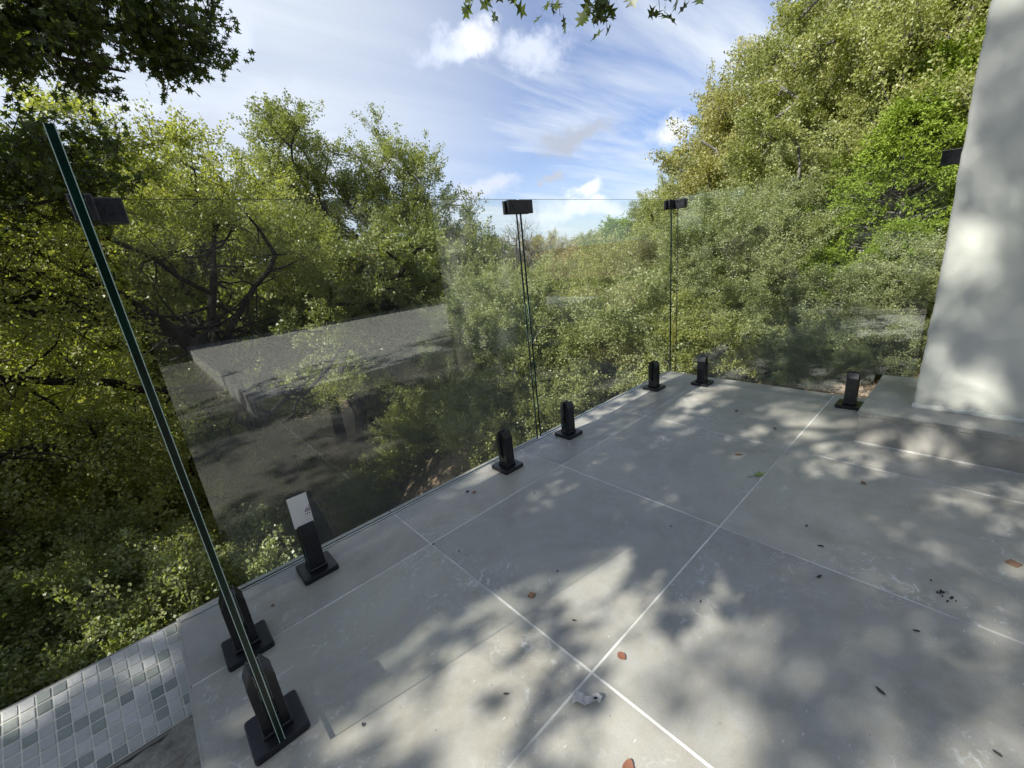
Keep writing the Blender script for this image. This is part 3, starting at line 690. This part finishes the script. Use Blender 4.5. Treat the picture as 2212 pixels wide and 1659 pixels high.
def tree(name, label, cat, group, loc, meshes, leafm, barkm=None, rz=0, sc=1.0):
    e = empty(name, loc, R(rz), label, cat, group); e.scale = (sc, sc, sc)
    for nm, me, m in (('trunk', meshes[0], barkm or M_bark), ('crown', meshes[1], leafm)):
        if me is None: continue
        o = bpy.data.objects.new(nm, me); COL.objects.link(o); o.parent = e
        if len(me.materials) == 0: me.materials.append(m)
        o.material_slots[0].link = 'OBJECT'; o.material_slots[0].material = m
    return e
def polar(az, d, z=None):
    x, y = d * math.cos(R(az)), d * math.sin(R(az)); return (x, y, float(ground(x, y)) - .05 if z is None else z)
def elz(el, d): return 1 + d * math.tan(R(el))

QL = 1.0                                  # leaf count factor
# --- middle left oak whose top stands against the sky
b = polar(64, 15); zb = b[2]
A = tree_mesh(21, [(0, 0, 0), (.1, .1, 2.2), (-.1, .3, 4.2), (.1, .2, 6.2)], [((-1.7, .9, 8.4), (1.8, 1.9, 2.2), 1.0), ((.9, -.3, 7.8), (1.8, 1.9, 2.1), 1.0), ((2.0, -1.7, 5.5), (1.7, 1.7, 1.7), .9), ((-.3, -.3, 5.2), (3.2, 2.8, 1.8), 1.1), ((1.9, -2.2, 3.6), (2.2, 2.0, 1.5), .6)], 330, int(200000 * QL), .060, shape='tri', asp=.55, r0=.20, clump=.55, up=.6)
LATE = [('round-headed oak rising against the sky behind the long glass panel, left of the middle clamp', b, A, L_oak, fit(A, 64, 15, 16.6))]
# --- left oak with yellowish top
b = polar(83.5, 12.5)
B = tree_mesh(22, [(0, 0, 0), (-.2, 0, 2.0), (.2, .2, 4.5)], [((.6, .2, 6.6), (1.5, 1.9, 1.9), 1), ((-1.4, .2, 6.0), (1.9, 2.2, 1.5), .9), ((1.6, -.3, 4.6), (2.0, 2.0, 1.4), .8), ((-.6, .2, 3.4), (2.8, 2.4, 1.4), .9)], 260, int(120000 * QL), .055, shape='tri', asp=.55, r0=.16, clump=.5, up=.6)
tree('oak_tree', 'thin-topped yellowish oak left of the round-headed one, above the left corner clamp', 'tree', 'oaks around the terrace', b, B, L_olive, None, 0, fit(B, 83.5, 12.5, 13.6))
for lb_, b_, M_, m_, s_ in LATE: tree('oak_tree', lb_, 'tree', 'oaks around the terrace', b_, M_, m_, None, 0, s_)

# --- big limbed oak close behind the long glass panel: dark limbs reaching left
def P(az, el, d): return np.array([d * math.cos(R(az)), d * math.sin(R(az)), elz(el, d)])
def limb_tree(seed, paths, clumps, nleaf, lsize, clump, **kw):
    """explicit limbs (each a list of points with radii), then clumps attached to them"""
    rs = np.random.RandomState(seed); A0 = []; A1 = []; R0 = []; R1 = []
    nodes = []
    for pth in paths:
        for (p, r), (q, r2) in zip(pth, pth[1:]):
            p = np.array(p, float); q = np.array(q, float); m = max(2, int(np.linalg.norm(q - p) / .3)); prev = p; bend = rs.normal(0, .05, 3) * np.linalg.norm(q - p)
            for k in range(1, m + 1):
                t_ = k / m; x = p + (q - p) * t_ + bend * math.sin(math.pi * t_) + rs.normal(0, .02, 3) * (k < m)
                A0.append(prev); A1.append(x); R0.append(r + (r2 - r) * (k - 1) / m); R1.append(r + (r2 - r) * t_); nodes.append((x, R1[-1])); prev = x
    N = [n_[0] for n_ in nodes]; RR = [n_[1] for n_ in nodes]
    for k_ in range(kw.get('side', 0)):
        j = rs.randint(len(nodes) // 12, len(nodes)); x = nodes[j][0]; r = nodes[j][1] * rs.uniform(.35, .6)
        dr = unit(rs.normal(0, 1, 3) * np.array([1, 1, .6])); L = rs.uniform(.5, 1.7) * (.4 + r * 12)
        m = max(3, int(L / .14)); prev = x
        for q_ in range(1, m + 1):
            dr = unit(dr + rs.normal(0, .26, 3) + np.array([0, 0, -.02])); nx = prev + dr * L / m; r1 = max(.0028, r * (1 - .8 * q_ / m))
            A0.append(prev); A1.append(nx); R0.append(max(.003, r * (1 - .8 * (q_ - 1) / m))); R1.append(r1); N.append(nx); RR.append(r1); prev = nx
            if rs.rand() < .55:
                d2 = unit(dr + rs.normal(0, .9, 3)); p2 = nx; l2 = rs.uniform(.12, .45)
                for z_ in range(3):
                    d2 = unit(d2 + rs.normal(0, .3, 3)); n2 = p2 + d2 * l2 / 3; A0.append(p2); A1.append(n2); R0.append(max(.0022, r1 * .55 * (1 - .25 * z_))); R1.append(max(.0018, r1 * .45 * (1 - .3 * z_))); p2 = n2
    C = np.array(clumps); C = C[np.argsort([np.min(np.linalg.norm(np.array(N) - c, axis=1)) for c in C])]
    for c in C:
        d = np.linalg.norm(np.array(N) - c, axis=1); j = int(np.argmin(d)); a = N[j]; L = d[j]; m = int(min(6, max(1, L / .3))); r = min(RR[j] * .6, .012 + .012 * L); sag = rs.normal(0, .14, 3) * L; prev = a
        for k in range(1, m + 1):
            t_ = k / m; x = a + (c - a) * t_ + sag * math.sin(math.pi * t_) + rs.normal(0, .04, 3) * (k < m)
            A0.append(prev); A1.append(x); r0_ = r * (1 - .7 * (k - 1) / m); r1_ = r * (1 - .7 * k / m); R0.append(r0_); R1.append(r1_); N.append(x); RR.append(r1_); prev = x
    V, F = tubes(np.array(A0), np.array(A1), np.array(R0), np.array(R1), 7)
    ntw = 6; ci = np.repeat(np.arange(len(C)), ntw); td = unit(rs.normal(0, 1, (len(ci), 3)) + np.array([0, 0, .25])); TL = clump * rs.uniform(.6, 1.5, len(ci)); T0 = C[ci] + rs.normal(0, clump * .12, (len(ci), 3)); T1 = T0 + td * TL[:, None]
    Vt, Ft = tubes(T0, T1, np.full(len(ci), .005), np.full(len(ci), .0022), 3)
    me_t = np_mesh('trunk', np.concatenate([V, Vt]), np.concatenate([F, Ft + len(V)]), 4)
    lpt = max(1, nleaf // len(ci)); li = np.repeat(np.arange(len(ci)), lpt); s_ = rs.uniform(.05, 1.08, len(li))
    Q = T0[li] + td[li] * (s_ * TL[li])[:, None] + rs.normal(0, clump * .13, (len(li), 3))
    ct = rs.uniform(0, 1, len(C)); tint = np.clip(.45 * ct[ci[li]] + rs.uniform(0, .5, len(li)), 0, 1)
    VL, FL_, tn = leaves(rs, Q, td[li], lsize, kw.get('asp', .42), tint, kw.get('shape', 'diamond'))
    return me_t, np_mesh('crown', VL, FL_, 3 if kw.get('shape') == 'tri' else 4, tn)
def blob(rs, n, c, r, flat=1.0):
    u = unit(rs.normal(0, 1, (n, 3))); return np.array(c) + u * np.array(r) * (rs.uniform(0, 1, (n, 1)) ** .45)
rs = np.random.RandomState(71)
d0 = 7.2
fork = P(83, -12.5, d0); root = P(77.5, -27.5, 7.9); root[2] = float(ground(root[0], root[1])) - .1
k1 = P(83.5, -7.5, 7.4)
paths = [[(root, .15), (P(80.5, -19, 7.8), .125), (fork, .11), (k1, .095)],
         [(k1, .082), (P(90.5, .3, 7.0), .066), (P(94.5, 4.5, 6.6), .046), (P(95.0, 10, 6.4), .022)],
         [(P(84.2, -6.5, 7.4), .075), (P(89, -3.5, 7.2), .062), (P(95, 1.0, 6.6), .046), (P(99, 6, 6.2), .022)],
         [(k1, .068), (P(82.3, 0, 7.8), .052), (P(80.5, 6, 8.2), .034), (P(81.5, 11, 8.3), .014)],
         [(P(82.6, -1, 7.8), .036), (P(86.5, 3.2, 7.4), .030), (P(91, 6.5, 7.0), .020), (P(92, 10, 7.0), .012)],
         [(k1, .055), (P(80.5, -3, 7.7), .045), (P(75.6, 2.6, 7.6), .032), (P(77.5, 7.2, 7.6), .014)],
         [(P(84.5, -11, 7.5), .062), (P(91, -9.5, 7.1), .050), (P(99, -6, 6.3), .036), (P(108, -1, 5.6), .020)],
         [(P(86, -13, 7.3), .045), (P(93, -13.5, 6.5), .036), (P(101, -12, 5.8), .027), (P(109, -9.5, 5.2), .014)],
         [(P(90, 0, 7.0), .045), (P(97, -.8, 6.2), .034), (P(104, 2.5, 5.6), .024), (P(112, 5, 5.2), .014)],
         [(P(95, 1, 6.6), .034), (P(101, -2, 6.0), .027), (P(108, -4.5, 5.4), .020), (P(115, -5, 5.0), .012)],
         [(P(94.5, 4.5, 6.6), .030), (P(100, 6, 6.0), .022), (P(106, 9, 5.6), .013)],
         [(P(99, -6, 6.3), .024), (P(104, -8, 5.8), .018), (P(110, -8, 5.4), .010)],
         [(fork, .055), (P(76.5, -14, 8.3), .04), (P(71, -9, 8.6), .02)]]
cl = np.concatenate([blob(rs, 70, P(92, 9, 7.2), (2.1, 1.5, .9)), blob(rs, 34, P(81, 6.5, 8.6), (1.4, 1.3, .6)), blob(rs, 60, P(103, 4, 6.4), (1.7, 1.4, 1.0)), blob(rs, 34, P(102, -5, 6.4), (1.5, 1.2, .8)), blob(rs, 36, P(100, -13, 6.2), (1.5, 1.1, .4)), blob(rs, 22, P(73, 3, 8.6), (.9, .9, .7)), blob(rs, 14, P(71, -14, 9.2), (.9, .9, .4))])
T = limb_tree(31, paths, cl, int(140000 * QL), .032, .33, side=280, shape='tri', asp=.60)
M_backlit_bark = mat('shaded_bark', rough=.95, build=b_bark((.014, .012, .010), (.050, .044, .038)), spec=.15)  # bark colour darkened to imitate limbs seen against the light
tree('oak_tree', 'dark limbed oak just beyond the long glass panel, bare limbs forking up to the left', 'tree', 'oaks around the terrace', (0, 0, 0), T, L_lime, M_backlit_bark)

# --- slim trunks in the gully seen through the long panel
rs = np.random.RandomState(5); slim = []; M_slim = mat('slim_bark', rough=.95, build=b_bark((.014, .012, .010), (.060, .052, .044)), spec=.15)
SL = [(66.5, 10.5, 'slim dark tree in the gully, seen low through the middle of the long panel'), (61.5, 11.5, 'slim dark tree in the gully just left of the middle clamp joint'), (70.8, 9.4, 'slim dark tree close behind the printed card'),
      (73.5, 13.5, 'far slim tree in the gully between the limbed oak and the round-headed oak'), (57.5, 13.0, 'slim leaning tree in the gully right of the joint below the middle clamp'), (64.0, 9.2, 'nearest slim trunk in the gully, in the middle of the long panel'), (68.6, 12.2, 'slim trunk far down the gully, right of the printed card')]
for k, (az, d, lb) in enumerate(SL):
    b = polar(az, d)
    if k < 2:
        M = tree_mesh(50 + k, [(0, 0, 0), (.15, .1, 1.3), (-.1, .2, 2.6), (.2, 0, 3.6)], [((0, 0, 4.3), (1.4, 1.4, .8), 1), ((.5, -.6, 3.2), (1.4, 1.4, .6), .8)], 60, int(22000 * QL), .065, r0=.15, clump=.36, up=.3)
        slim.append(M)
    tree('slim_tree', lb, 'tree', 'slim trees in the gully', b, slim[k % 2], L_oak, M_slim, rz=k * 77, sc=(1, 1.05, .9, 1.1, 1.0, .95, 1.1)[k])

# --- shrubs: three kinds of meshes, copied
def shrub_mesh(seed, rad, h, ncl, nl, ls, cl=.26, **kw):
    return tree_mesh(seed, [(0, 0, -.1), (.03, 0, .25 * h)], [((0, 0, h * .55), (rad, rad, h * .48), 1.0), ((.35 * rad, -.3 * rad, h * .3), (rad * .9, rad * .9, h * .3), .5)], ncl, int(nl * QL), ls, r0=.045, tip=.003, clump=cl, up=.45, sep=.3, **kw)
SA = shrub_mesh(61, 1.15, 1.9, 150, 80000, .029); SB = shrub_mesh(62, 1.0, 1.6, 130, 66000, .028, .24); SC = shrub_mesh(63, 1.2, 2.3, 140, 66000, .033, .30)
SD = shrub_mesh(64, 1.9, 4.4, 300, 220000, .036, .34, shape='tri', asp=.58)
def shrub(az, d, h, which, m, label, rz=0, grp='shrubs on the slope beyond the glass', dz=0, name='shrub', bark=None):
    x, y, z = polar(az, d); M, h0 = ((SA, 1.9), (SB, 1.6), (SC, 2.3))[which]
    if h >= 2.2: M, h0 = SD, 4.4
    s = h / h0
    return tree(name, label, 'shrub', grp, (x, y, z + dz), M, m, bark or M_barkg, rz, s)
# below and left of the terrace
for k, (az, d, h, wh, m, lb) in enumerate([
    (101, 4.6, 3.0, 0, L_oak, 'sunlit bush crown left of the thick green glass edge'), (108, 3.9, 2.6, 1, L_shrub, 'bush at the left border of the picture above the mosaic sill'),
    (95, 3.9, 1.9, 2, L_shrub, 'dense bush right below the left corner of the terrace'), (113, 5.6, 4.0, 0, L_oak, 'tall bush at the far left border of the picture'),
    (105, 6.6, 4.6, 2, L_lime, 'tall bright bush behind the left bushes'),
    (101, 2.9, 1.7, 1, L_shaded, 'dark bush in shade directly above the mosaic sill'), (112, 2.7, 1.6, 0, L_shaded, 'dark low bush in the lower left above the mosaic sill'),
    
    (97, 9.5, 5.4, 0, L_lime, 'tall light green bush behind the limbs of the oak'),
    (88, 10.5, 4.7, 1, L_lime, 'light green thicket behind the fork of the limbed oak'), (107, 9.0, 6.8, 2, L_lime, 'tall yellow green thicket at the upper left border')]):
    shrub(az, d, h, wh, m, lb, rz=k * 53 + 10)
# beyond the middle and far panel
for k, (az, d, h, wh, m, lb) in enumerate([
    (52, 8.0, 3.2, 0, L_shrub, 'tall green shrub right of the middle clamp joint'), (45, 8.6, 3.3, 1, L_shrub, 'pale green shrub between the middle clamp and the corner clamp'), (38, 9.0, 2.7, 2, L_pale, 'dry straw coloured shrub left of the far corner'),
    (56, 10.5, 4.3, 2, L_oak, 'large shrub behind the middle clamp joint'), (48, 12.5, 4.3, 0, L_pale, 'dry brownish thicket in the gap between the big trees'), (40, 13.0, 4.3, 1, L_pale, 'straw coloured thicket under the far sky gap'),
    (33, 7.6, 3.0, 0, L_olive, 'yellowish shrub directly behind the far corner clamp'), (26, 6.6, 2.5, 1, L_olive, 'yellow green shrub just right of the far corner'), (21, 6.0, 2.2, 2, L_shrub, 'pale leaved shrub behind the far glass panel, middle'),
    (30, 5.3, 1.5, 0, L_shrub, 'low lush shrub right behind the far corner spigots'), (23.5, 4.9, 1.05, 1, L_lime, 'low bright green shrub between the two far side spigots'), (18.8, 6.6, 2.3, 1, L_oak, 'dark green shrub left of the junipers'),
    (63.5, 8.4, 1.5, 0, L_lime, 'low sunlit shrub in the gully behind the middle of the long panel'), (70, 8.8, 1.3, 1, L_lime, 'low light green shrub in the gully above the printed card'), (58.5, 9.4, 1.9, 2, L_lime, 'light green shrub in the gully left of the middle joint'), (67, 12.5, 2.4, 1, L_oak, 'shrub deeper in the gully between the slim trunks'),
    (6.2, 4.2, .62, 1, L_shrub, 'small grey green shrub right behind the step spigot, beside the pillar'), (10.5, 4.15, .5, 0, L_shrub, 'smallest shrub behind the far glass, at the edge of the bare soil'),
    (8.5, 4.7, .85, 0, L_shrub, 'low grey green shrub behind the step spigot'), (13.5, 4.6, .75, 1, L_shrub, 'low twiggy shrub left of the step spigot behind the glass'), (18.5, 4.9, .95, 2, L_oak, 'small dark shrub between the two far side spigots'), (4.5, 4.9, .9, 2, L_shrub, 'low shrub against the pillar behind the step'),
    (36, 5.9, 1.6, 1, L_shrub, 'green shrub left of the far corner spigot'), (43, 5.6, 1.7, 2, L_oak, 'dark shrub low behind the middle of the second panel'), (51, 5.6, 1.5, 1, L_oak, 'dark shrub low behind the joint under the middle clamp'),
    (17, 8.2, 3.2, 0, L_shrub, 'shrub behind the low far shrubs, left of the junipers'), (26, 7.8, 2.6, 2, L_oak, 'dark shrub behind the corner shrubs, right of the corner clamp')]):
    shrub(az, d, h, wh, m, lb, rz=k * 71 + 33)

# --- big oaks on the right
Rk = tree_mesh(81, [(0, 0, 0), (.2, .1, 1.6), (0, .3, 3.2)], [((.3, 1.5, 5.0), (2.3, 2.2, 1.9), 1.0), ((.2, -1.2, 5.8), (2.4, 2.3, 2.0), 1.1), ((-1.2, .3, 3.6), (2.2, 3.0, 1.6), 1.1), ((-.9, .8, 1.9), (2.0, 2.6, 1.2), .6)], 300, int(370000 * QL), .044, shape='tri', asp=.55, r0=.30, tip=.009, clump=.50, up=.8, sep=.62, shell=.40)
Rj = tree_mesh(82, [(0, 0, 0), (-.2, .1, 1.9), (.2, -.2, 3.6)], [((.1, .2, 5.2), (2.3, 2.5, 1.7), 1.0), ((-.9, .9, 3.6), (2.3, 2.5, 1.7), 1.0), ((-.6, -.8, 2.2), (2.2, 2.4, 1.2), .7)], 240, int(260000 * QL), .047, shape='tri', asp=.55, r0=.26, tip=.009, clump=.50, up=.8, sep=.60, shell=.42)
for k, (az, d, M, sc, m, rz, lb) in enumerate([
    (5.2, 8.8, Rk, 24, L_olive, 0, 'tallest oak on the right, its crown filling the space left of the pillar top'),
    (-2, 8.6, Rk, 25, L_olive, 150, 'oak partly hidden behind the plaster pillar'),
    (12.8, 11.6, Rj, 18.5, L_tan, 20, 'mid height oak stepping down from the tallest oak towards the sky gap'),
    (21.3, 15.5, Rj, 10.5, L_olive, 200, 'yellowish oak at the right side of the sky gap, lowest of the right row'),
    (15.6, 13.6, Rk, 14.5, L_shrub, 90, 'greyish green oak top showing behind the mid height oak'),
    (26.8, 17.5, Rj, 6.0, L_olive, 260, 'small rounded yellow oak at the foot of the descending row of crowns'),
    (12.5, 10.5, Rj, 14, L_oak, 310, 'leafy lower oak in front of the tallest oak on the right')]):
    tree('oak_tree', lb, 'tree', 'oaks on the right side', polar(az, d), (M[0], M[1]), m, M_barkg, rz, fit(M, az, d, sc))
# junipers
def juniper(seed, h, r, n):
    rs = np.random.RandomState(seed); C = []; Dd = []
    for i in range(n):
        t_ = rs.uniform(0, 1) ** .8; z = h * (.08 + .9 * t_); rr = r * (1 - t_) ** .65 * rs.uniform(.35, 1.05) + .08; a_ = rs.uniform(0, 2 * math.pi); C.append((rr * math.cos(a_), rr * math.sin(a_), z)); Dd.append((math.cos(a_), math.sin(a_), .15))
    C = np.array(C); Dd = np.array(Dd); A0 = C * np.array([0, 0, 1.0]) - np.array([0, 0, .25]); V, F = tubes(A0, C, np.full(n, .018), np.full(n, .005), 4)
    Vk, Fk = tubes(np.array([[0, 0, -.1], [0, 0, h * .5]]), np.array([[0, 0, h * .5], [0, 0, h * .95]]), np.array([.10, .06]), np.array([.06, .01]), 8)
    me_t = np_mesh('trunk', np.concatenate([V, Vk]), np.concatenate([F, Fk + len(V)]), 4)
    ns = 9; si = np.repeat(np.arange(n), ns); sd_ = unit(Dd[si] + rs.normal(0, .55, (len(si), 3))); S0 = C[si] + rs.normal(0, .05, (len(si), 3)); SL_ = rs.uniform(.10, .30, len(si))
    nl = 13; li = np.repeat(np.arange(len(si)), nl); tt = rs.uniform(0, 1, len(li)); Q = S0[li] + sd_[li] * (tt * SL_[li])[:, None] + rs.normal(0, .012, (len(li), 3))
    tint = np.clip(rs.uniform(0, .5, len(li)) + .35 * rs.uniform(0, 1, n)[si[li]], 0, .95)
    VL, FL_, tn = leaves(rs, Q, sd_[li], .050, .24, tint); return me_t, np_mesh('crown', VL, FL_, 4, tn)
JA = juniper(91, 4.2, 1.5, 520); JB = juniper(92, 3.0, 1.35, 420)
for k, (az, d, M, sc, rz, lb) in enumerate([
    (6.6, 6.6, JA, 9.5, 0, 'bright green juniper against the left side of the pillar'), (10.8, 7.4, JA, 5.5, 120, 'juniper left of the one beside the pillar, slightly farther'), (9.0, 5.5, JB, -4.5, 40, 'small spreading juniper low behind the step spigot'),
    (6.2, 5.3, JB, -1.0, 77, 'bushy juniper in front of the tall one beside the pillar'), (12.2, 5.9, JB, -3.0, 160, 'bushy low juniper in the middle of the far panel'),
    (14.4, 7.0, JB, 1.5, 200, 'low juniper with dark gaps left of the junipers by the pillar'), (34.0, 17, JA, 2.6, 80, 'distant dark juniper at the right side of the sky gap'), (4.0, 7.5, JA, 13, 222, 'tall juniper mostly hidden by the pillar')]):
    tree('juniper', lb, 'tree', 'junipers beyond the far panel', polar(az, d), M, L_jun, M_barkg, rz, fit(M, az, d, sc))

# --- bare tree and far trees in the gap
rs = np.random.RandomState(7)
bare = tree_mesh(95, [(0, 0, 0), (0, 0, 2), (.1, 0, 4)], [((0, 0, 6.2), (2.0, 2.0, 2.4), 1)], 200, 3000, .07, r0=.14, tip=.016, clump=.6, up=1.0)
tree('bare_tree', 'leafless pale grey tree standing in the gap just right of the middle clamp', 'tree', None, polar(46, 24), bare, L_pale, M_barkg, 0, fit(bare, 46, 24, 4.3))
for k, (az, d, el, m, lb) in enumerate([(51, 24, 3.2, L_oak, 'distant oak behind the middle clamp'), (42.5, 27, 1.6, L_pale, 'distant brownish tree left of the sky gap middle'), (38.5, 30, 1.2, L_olive, 'distant yellowish tree in the middle of the sky gap'),
    (34, 24, 1.2, L_oak, 'distant green tree right of the sky gap middle'), (30, 21, 3.6, L_olive, 'distant oak right of the sky gap behind the yellowish oak'), (57, 20, 4.2, L_oak, 'oak behind the round-headed oak, right side'),
    (72, 22, 9.0, L_oak, 'oak far behind the glass between the two left oaks'), (89, 20, 9.5, L_olive, 'oak far behind the limbed oak, left side'), (99, 16, 11, L_lime, 'tall oak at the left border behind the bushes'), (108, 13, 12, L_lime, 'oak at the far left border')]):
    M = Rj if k % 2 else A
    tree('oak_tree', lb, 'tree', 'distant trees', polar(az, d), M, m, M_barkg, k * 47, fit(M, az, d, el))
# far woods as one mass
n = 26000; az_ = rs.uniform(-20, 125, n); dd = rs.uniform(45, 80, n); hh = rs.uniform(0, 1, n) ** .6 * (5.6 + 1.0 * np.sin(az_ * .9) + 1.0 * np.sin(az_ * 2.3 + 1)); X = dd * np.cos(np.radians(az_)); Y = dd * np.sin(np.radians(az_)); Z = ground(X, Y) + hh
VL, FL_, tn = leaves(rs, np.stack([X, Y, Z], 1), rs.normal(0, 1, (n, 3)), .62, .6, rs.uniform(0, 1, n))
tag(link('far_woods', np_mesh('far_woods', VL, FL_, 4, tn), L_oak), 'mass of far woodland closing the horizon', 'woodland', kind='stuff')

# --- red oak overhanging from the left, in shade towards the viewer
rs = np.random.RandomState(15)
rt = np.array(polar(128, 6.5)); top = np.array([-1.9, 5.0, 3.4])
paths = [[(rt, .20), (rt * .6 + top * .4, .16), (top, .11)], [(top, .08), (P(100, 24, 5.0), .05), (P(90, 23, 4.9), .03), (P(80.5, 22, 4.9), .015)], [(top, .06), (P(103, 17, 5.2), .04), (P(94, 17.5, 5.0), .02), (P(84, 19, 5.0), .010)],
         [(top, .05), (P(104, 9, 5.2), .035), (P(97, 8, 5.4), .02), (P(89, 9.5, 5.6), .010)], [(P(100, 24, 5.0), .04), (P(92, 29, 4.8), .02), (P(82, 28, 4.8), .01)], [(top, .05), (P(108, 16, 4.8), .03), (P(110, 27, 4.6), .02)]]
cl = np.concatenate([blob(rs, 26, P(80, 23.5, 4.9), (.42, .4, .40)), blob(rs, 34, P(87, 25, 4.9), (.55, .5, .45)), blob(rs, 50, P(95, 22, 5.0), (.7, .6, .55)), blob(rs, 8, P(79.3, 19.8, 4.9), (.2, .2, .18)), blob(rs, 20, P(88, 19.5, 5.0), (.5, .4, .22)), blob(rs, 55, P(103, 18, 5.0), (.8, .7, .8)), blob(rs, 34, P(96, 10, 5.4), (.9, .7, .40)), blob(rs, 30, P(90, 11.0, 5.6), (.6, .5, .35)), blob(rs, 25, P(84.5, 30, 4.8), (.5, .5, .4))])
T = limb_tree(33, paths, cl, int(23000 * QL), .066, .19, shape='star', side=40)
tree('red_oak_tree', 'dark overhanging oak with pointed lobed leaves filling the upper left corner', 'tree', 'red oaks over the terrace', (0, 0, 0), T, L_red)
# --- red oak behind the viewer: dapples the terrace, its leaf tips hang into the top of the picture
rs = np.random.RandomState(19)
fk = np.array([-6.4, 2.3, 2.6]); hub = np.array([-4.6, 1.8, 4.6])
paths = [[(np.array([-7.2, 2.6, -2.6]), .24), (fk, .2), (hub, .14)], [(hub, .09), (np.array([-2, 1.8, 4.6]), .06), (np.array([.4, 1.9, 4.0]), .035), (np.array([2.2, 1.9, 3.1]), .015)],
         [(hub, .08), (np.array([-4, .2, 6.2]), .05), (np.array([-3.6, -1, 7]), .03)], [(fk, .1), (np.array([-5.5, 0, 4.0]), .06), (np.array([-4.6, -1.2, 4.6]), .03)], [(hub, .08), (np.array([-4.8, 2.6, 6.6]), .04)],
         [(np.array([.4, 1.9, 4.0]), .03), (np.array([1.6, 1.3, 3.2]), .012)], [(np.array([-3.2, 1.8, 4.6]), .05), (np.array([-2.2, 1.2, 3.4]), .03), (np.array([-.9, .5, 2.9]), .012)], [(np.array([-2.4, 1.3, 3.6]), .025), (np.array([-1.6, 2.2, 3.0]), .012)], [(np.array([-2.2, 1.2, 3.4]), .02), (np.array([-1.5, 1.2, 2.6]), .012), (np.array([-.9, .7, 2.3]), .006)]]

SHADE_N = 36
cl = np.concatenate([blob(rs, SHADE_N, (-4.6, 1.5, 5.2), (1.9, 2.1, 1.6)), blob(rs, 20, (-4.3, .1, 3.9), (1.1, .9, .8)), blob(rs, 22, (-1.9, 1.3, 3.1), (1.3, 1.4, .7)), blob(rs, 13, (-1.25, 1.1, 2.35), (.55, 1.0, .25)), blob(rs, 14, (-1.8, 1.9, 4.7), (1.0, .5, .3)), blob(rs, 26, (-4.15, 2.0, 3.85), (.65, .55, .55)), blob(rs, 58, (-4.8, .75, 7.5), (1.5, 1.5, 1.1))])
tips = []
for (px, py, d) in ((1020, -18, 3.3), (1060, -14, 3.3), (1110, -22, 3.3), (1195, -12, 3.0), (1210, 8, 3.0), (1295, -5, 2.9), (1290, 25, 2.9), (1312, 45, 2.9), (1275, 5, 2.9), (1425, -2, 3.1), (1480, -18, 3.2), (1440, -25, 3.1), (1350, -60, 3.0), (1240, -60, 3.0), (1140, -60, 3.2), (1040, -60, 3.3), (1460, -60, 3.2)):
    v = px_dir(px, py + 26); tips.append(Vector((0, 0, 1)) + v * d)
tips = np.array([tuple(t_) for t_ in tips])
T = limb_tree(35, paths, cl, int(16500), .095, .28, shape='star', side=40)
e = tree('red_oak_tree', 'oak standing behind the viewer whose leafy twig tips hang into the top of the picture', 'tree', 'red oaks over the terrace', (0, 0, 0), T, L_red)
# hanging twigs
A0 = []; A1 = []; LQ = []; LD = []
for t_ in tips:
    a = np.array([t_[0] * .93 + .1, t_[1] * .95 + .1, max(t_[2] + .55, 3.0)]); A0.append(a); A1.append(t_)
    for k in range(19):
        f_ = rs.uniform(.55, 1.0); q = a + (t_ - a) * f_ + rs.normal(0, .022, 3); LQ.append(q); LD.append((rs.normal(0, .45), rs.normal(0, .45), -.8))
V, F = tubes(np.array(A0), np.array(A1), np.full(len(A0), .0035), np.full(len(A0), .0015), 4)
link('hanging_twig', np_mesh('hanging_twig', V, F, 4), M_bark, e)
VL, FL_, tn = leaves(rs, np.array(LQ), np.array(LD), .085, .5, rs.uniform(0, 1, len(LQ)), 'star')
tag(link('hanging_leaf', np_mesh('hanging_leaf', VL, FL_, 4, tn), L_red, e), kind='stuff')

# --- litter on the slope
n = 19000; X = np.concatenate([rs.uniform(3.0, 9, n), rs.uniform(0, 9, n)]); Y = np.concatenate([rs.uniform(-1.5, 5, n), rs.uniform(2.5, 14, n)]); Z = ground(X, Y) + rs.uniform(.005, .03, 2 * n)
Dv = rs.normal(0, 1, (2 * n, 3)); Dv[:, 2] *= .15
VL, FL_, tn = leaves(rs, np.stack([X, Y, Z], 1), Dv, .036, .42, rs.uniform(0, 1, 2 * n))
tag(link('leaf_litter', np_mesh('leaf_litter', VL, FL_, 4, tn), L_litter), kind='stuff')

for k, (az, d, M, el, lb) in enumerate([(186, 11, Rj, 19, 'oak behind the viewer on the house side'), (172, 14, Rj, 20, 'oak behind the viewer beyond the pool'), (158, 11, Rj, 17, 'oak behind the viewer on the valley side'), (200, 13, Rj, 22, 'oak behind the viewer beside the house')]):
    tree('oak_tree', lb + ', added and seen only in the glass', 'tree', 'oaks around the terrace', polar(az, d), M, L_oak, M_barkg, k * 61, fit(M, az, d, el))  # oaks added behind the viewer to darken reflections and cut sky light
for k, (az, d, h, wh, lb) in enumerate([(122, 3.5, 3.0, 1, 'unseen bush added outside the left border beside the pool edge for shade'), (128, 6.2, 5.4, 2, 'unseen tall thicket added outside the left border for shade')]):
    shrub(az, d, h, wh, L_shaded, lb, k * 97)  # unseen bushes added to cast shade on those above the mosaic sill
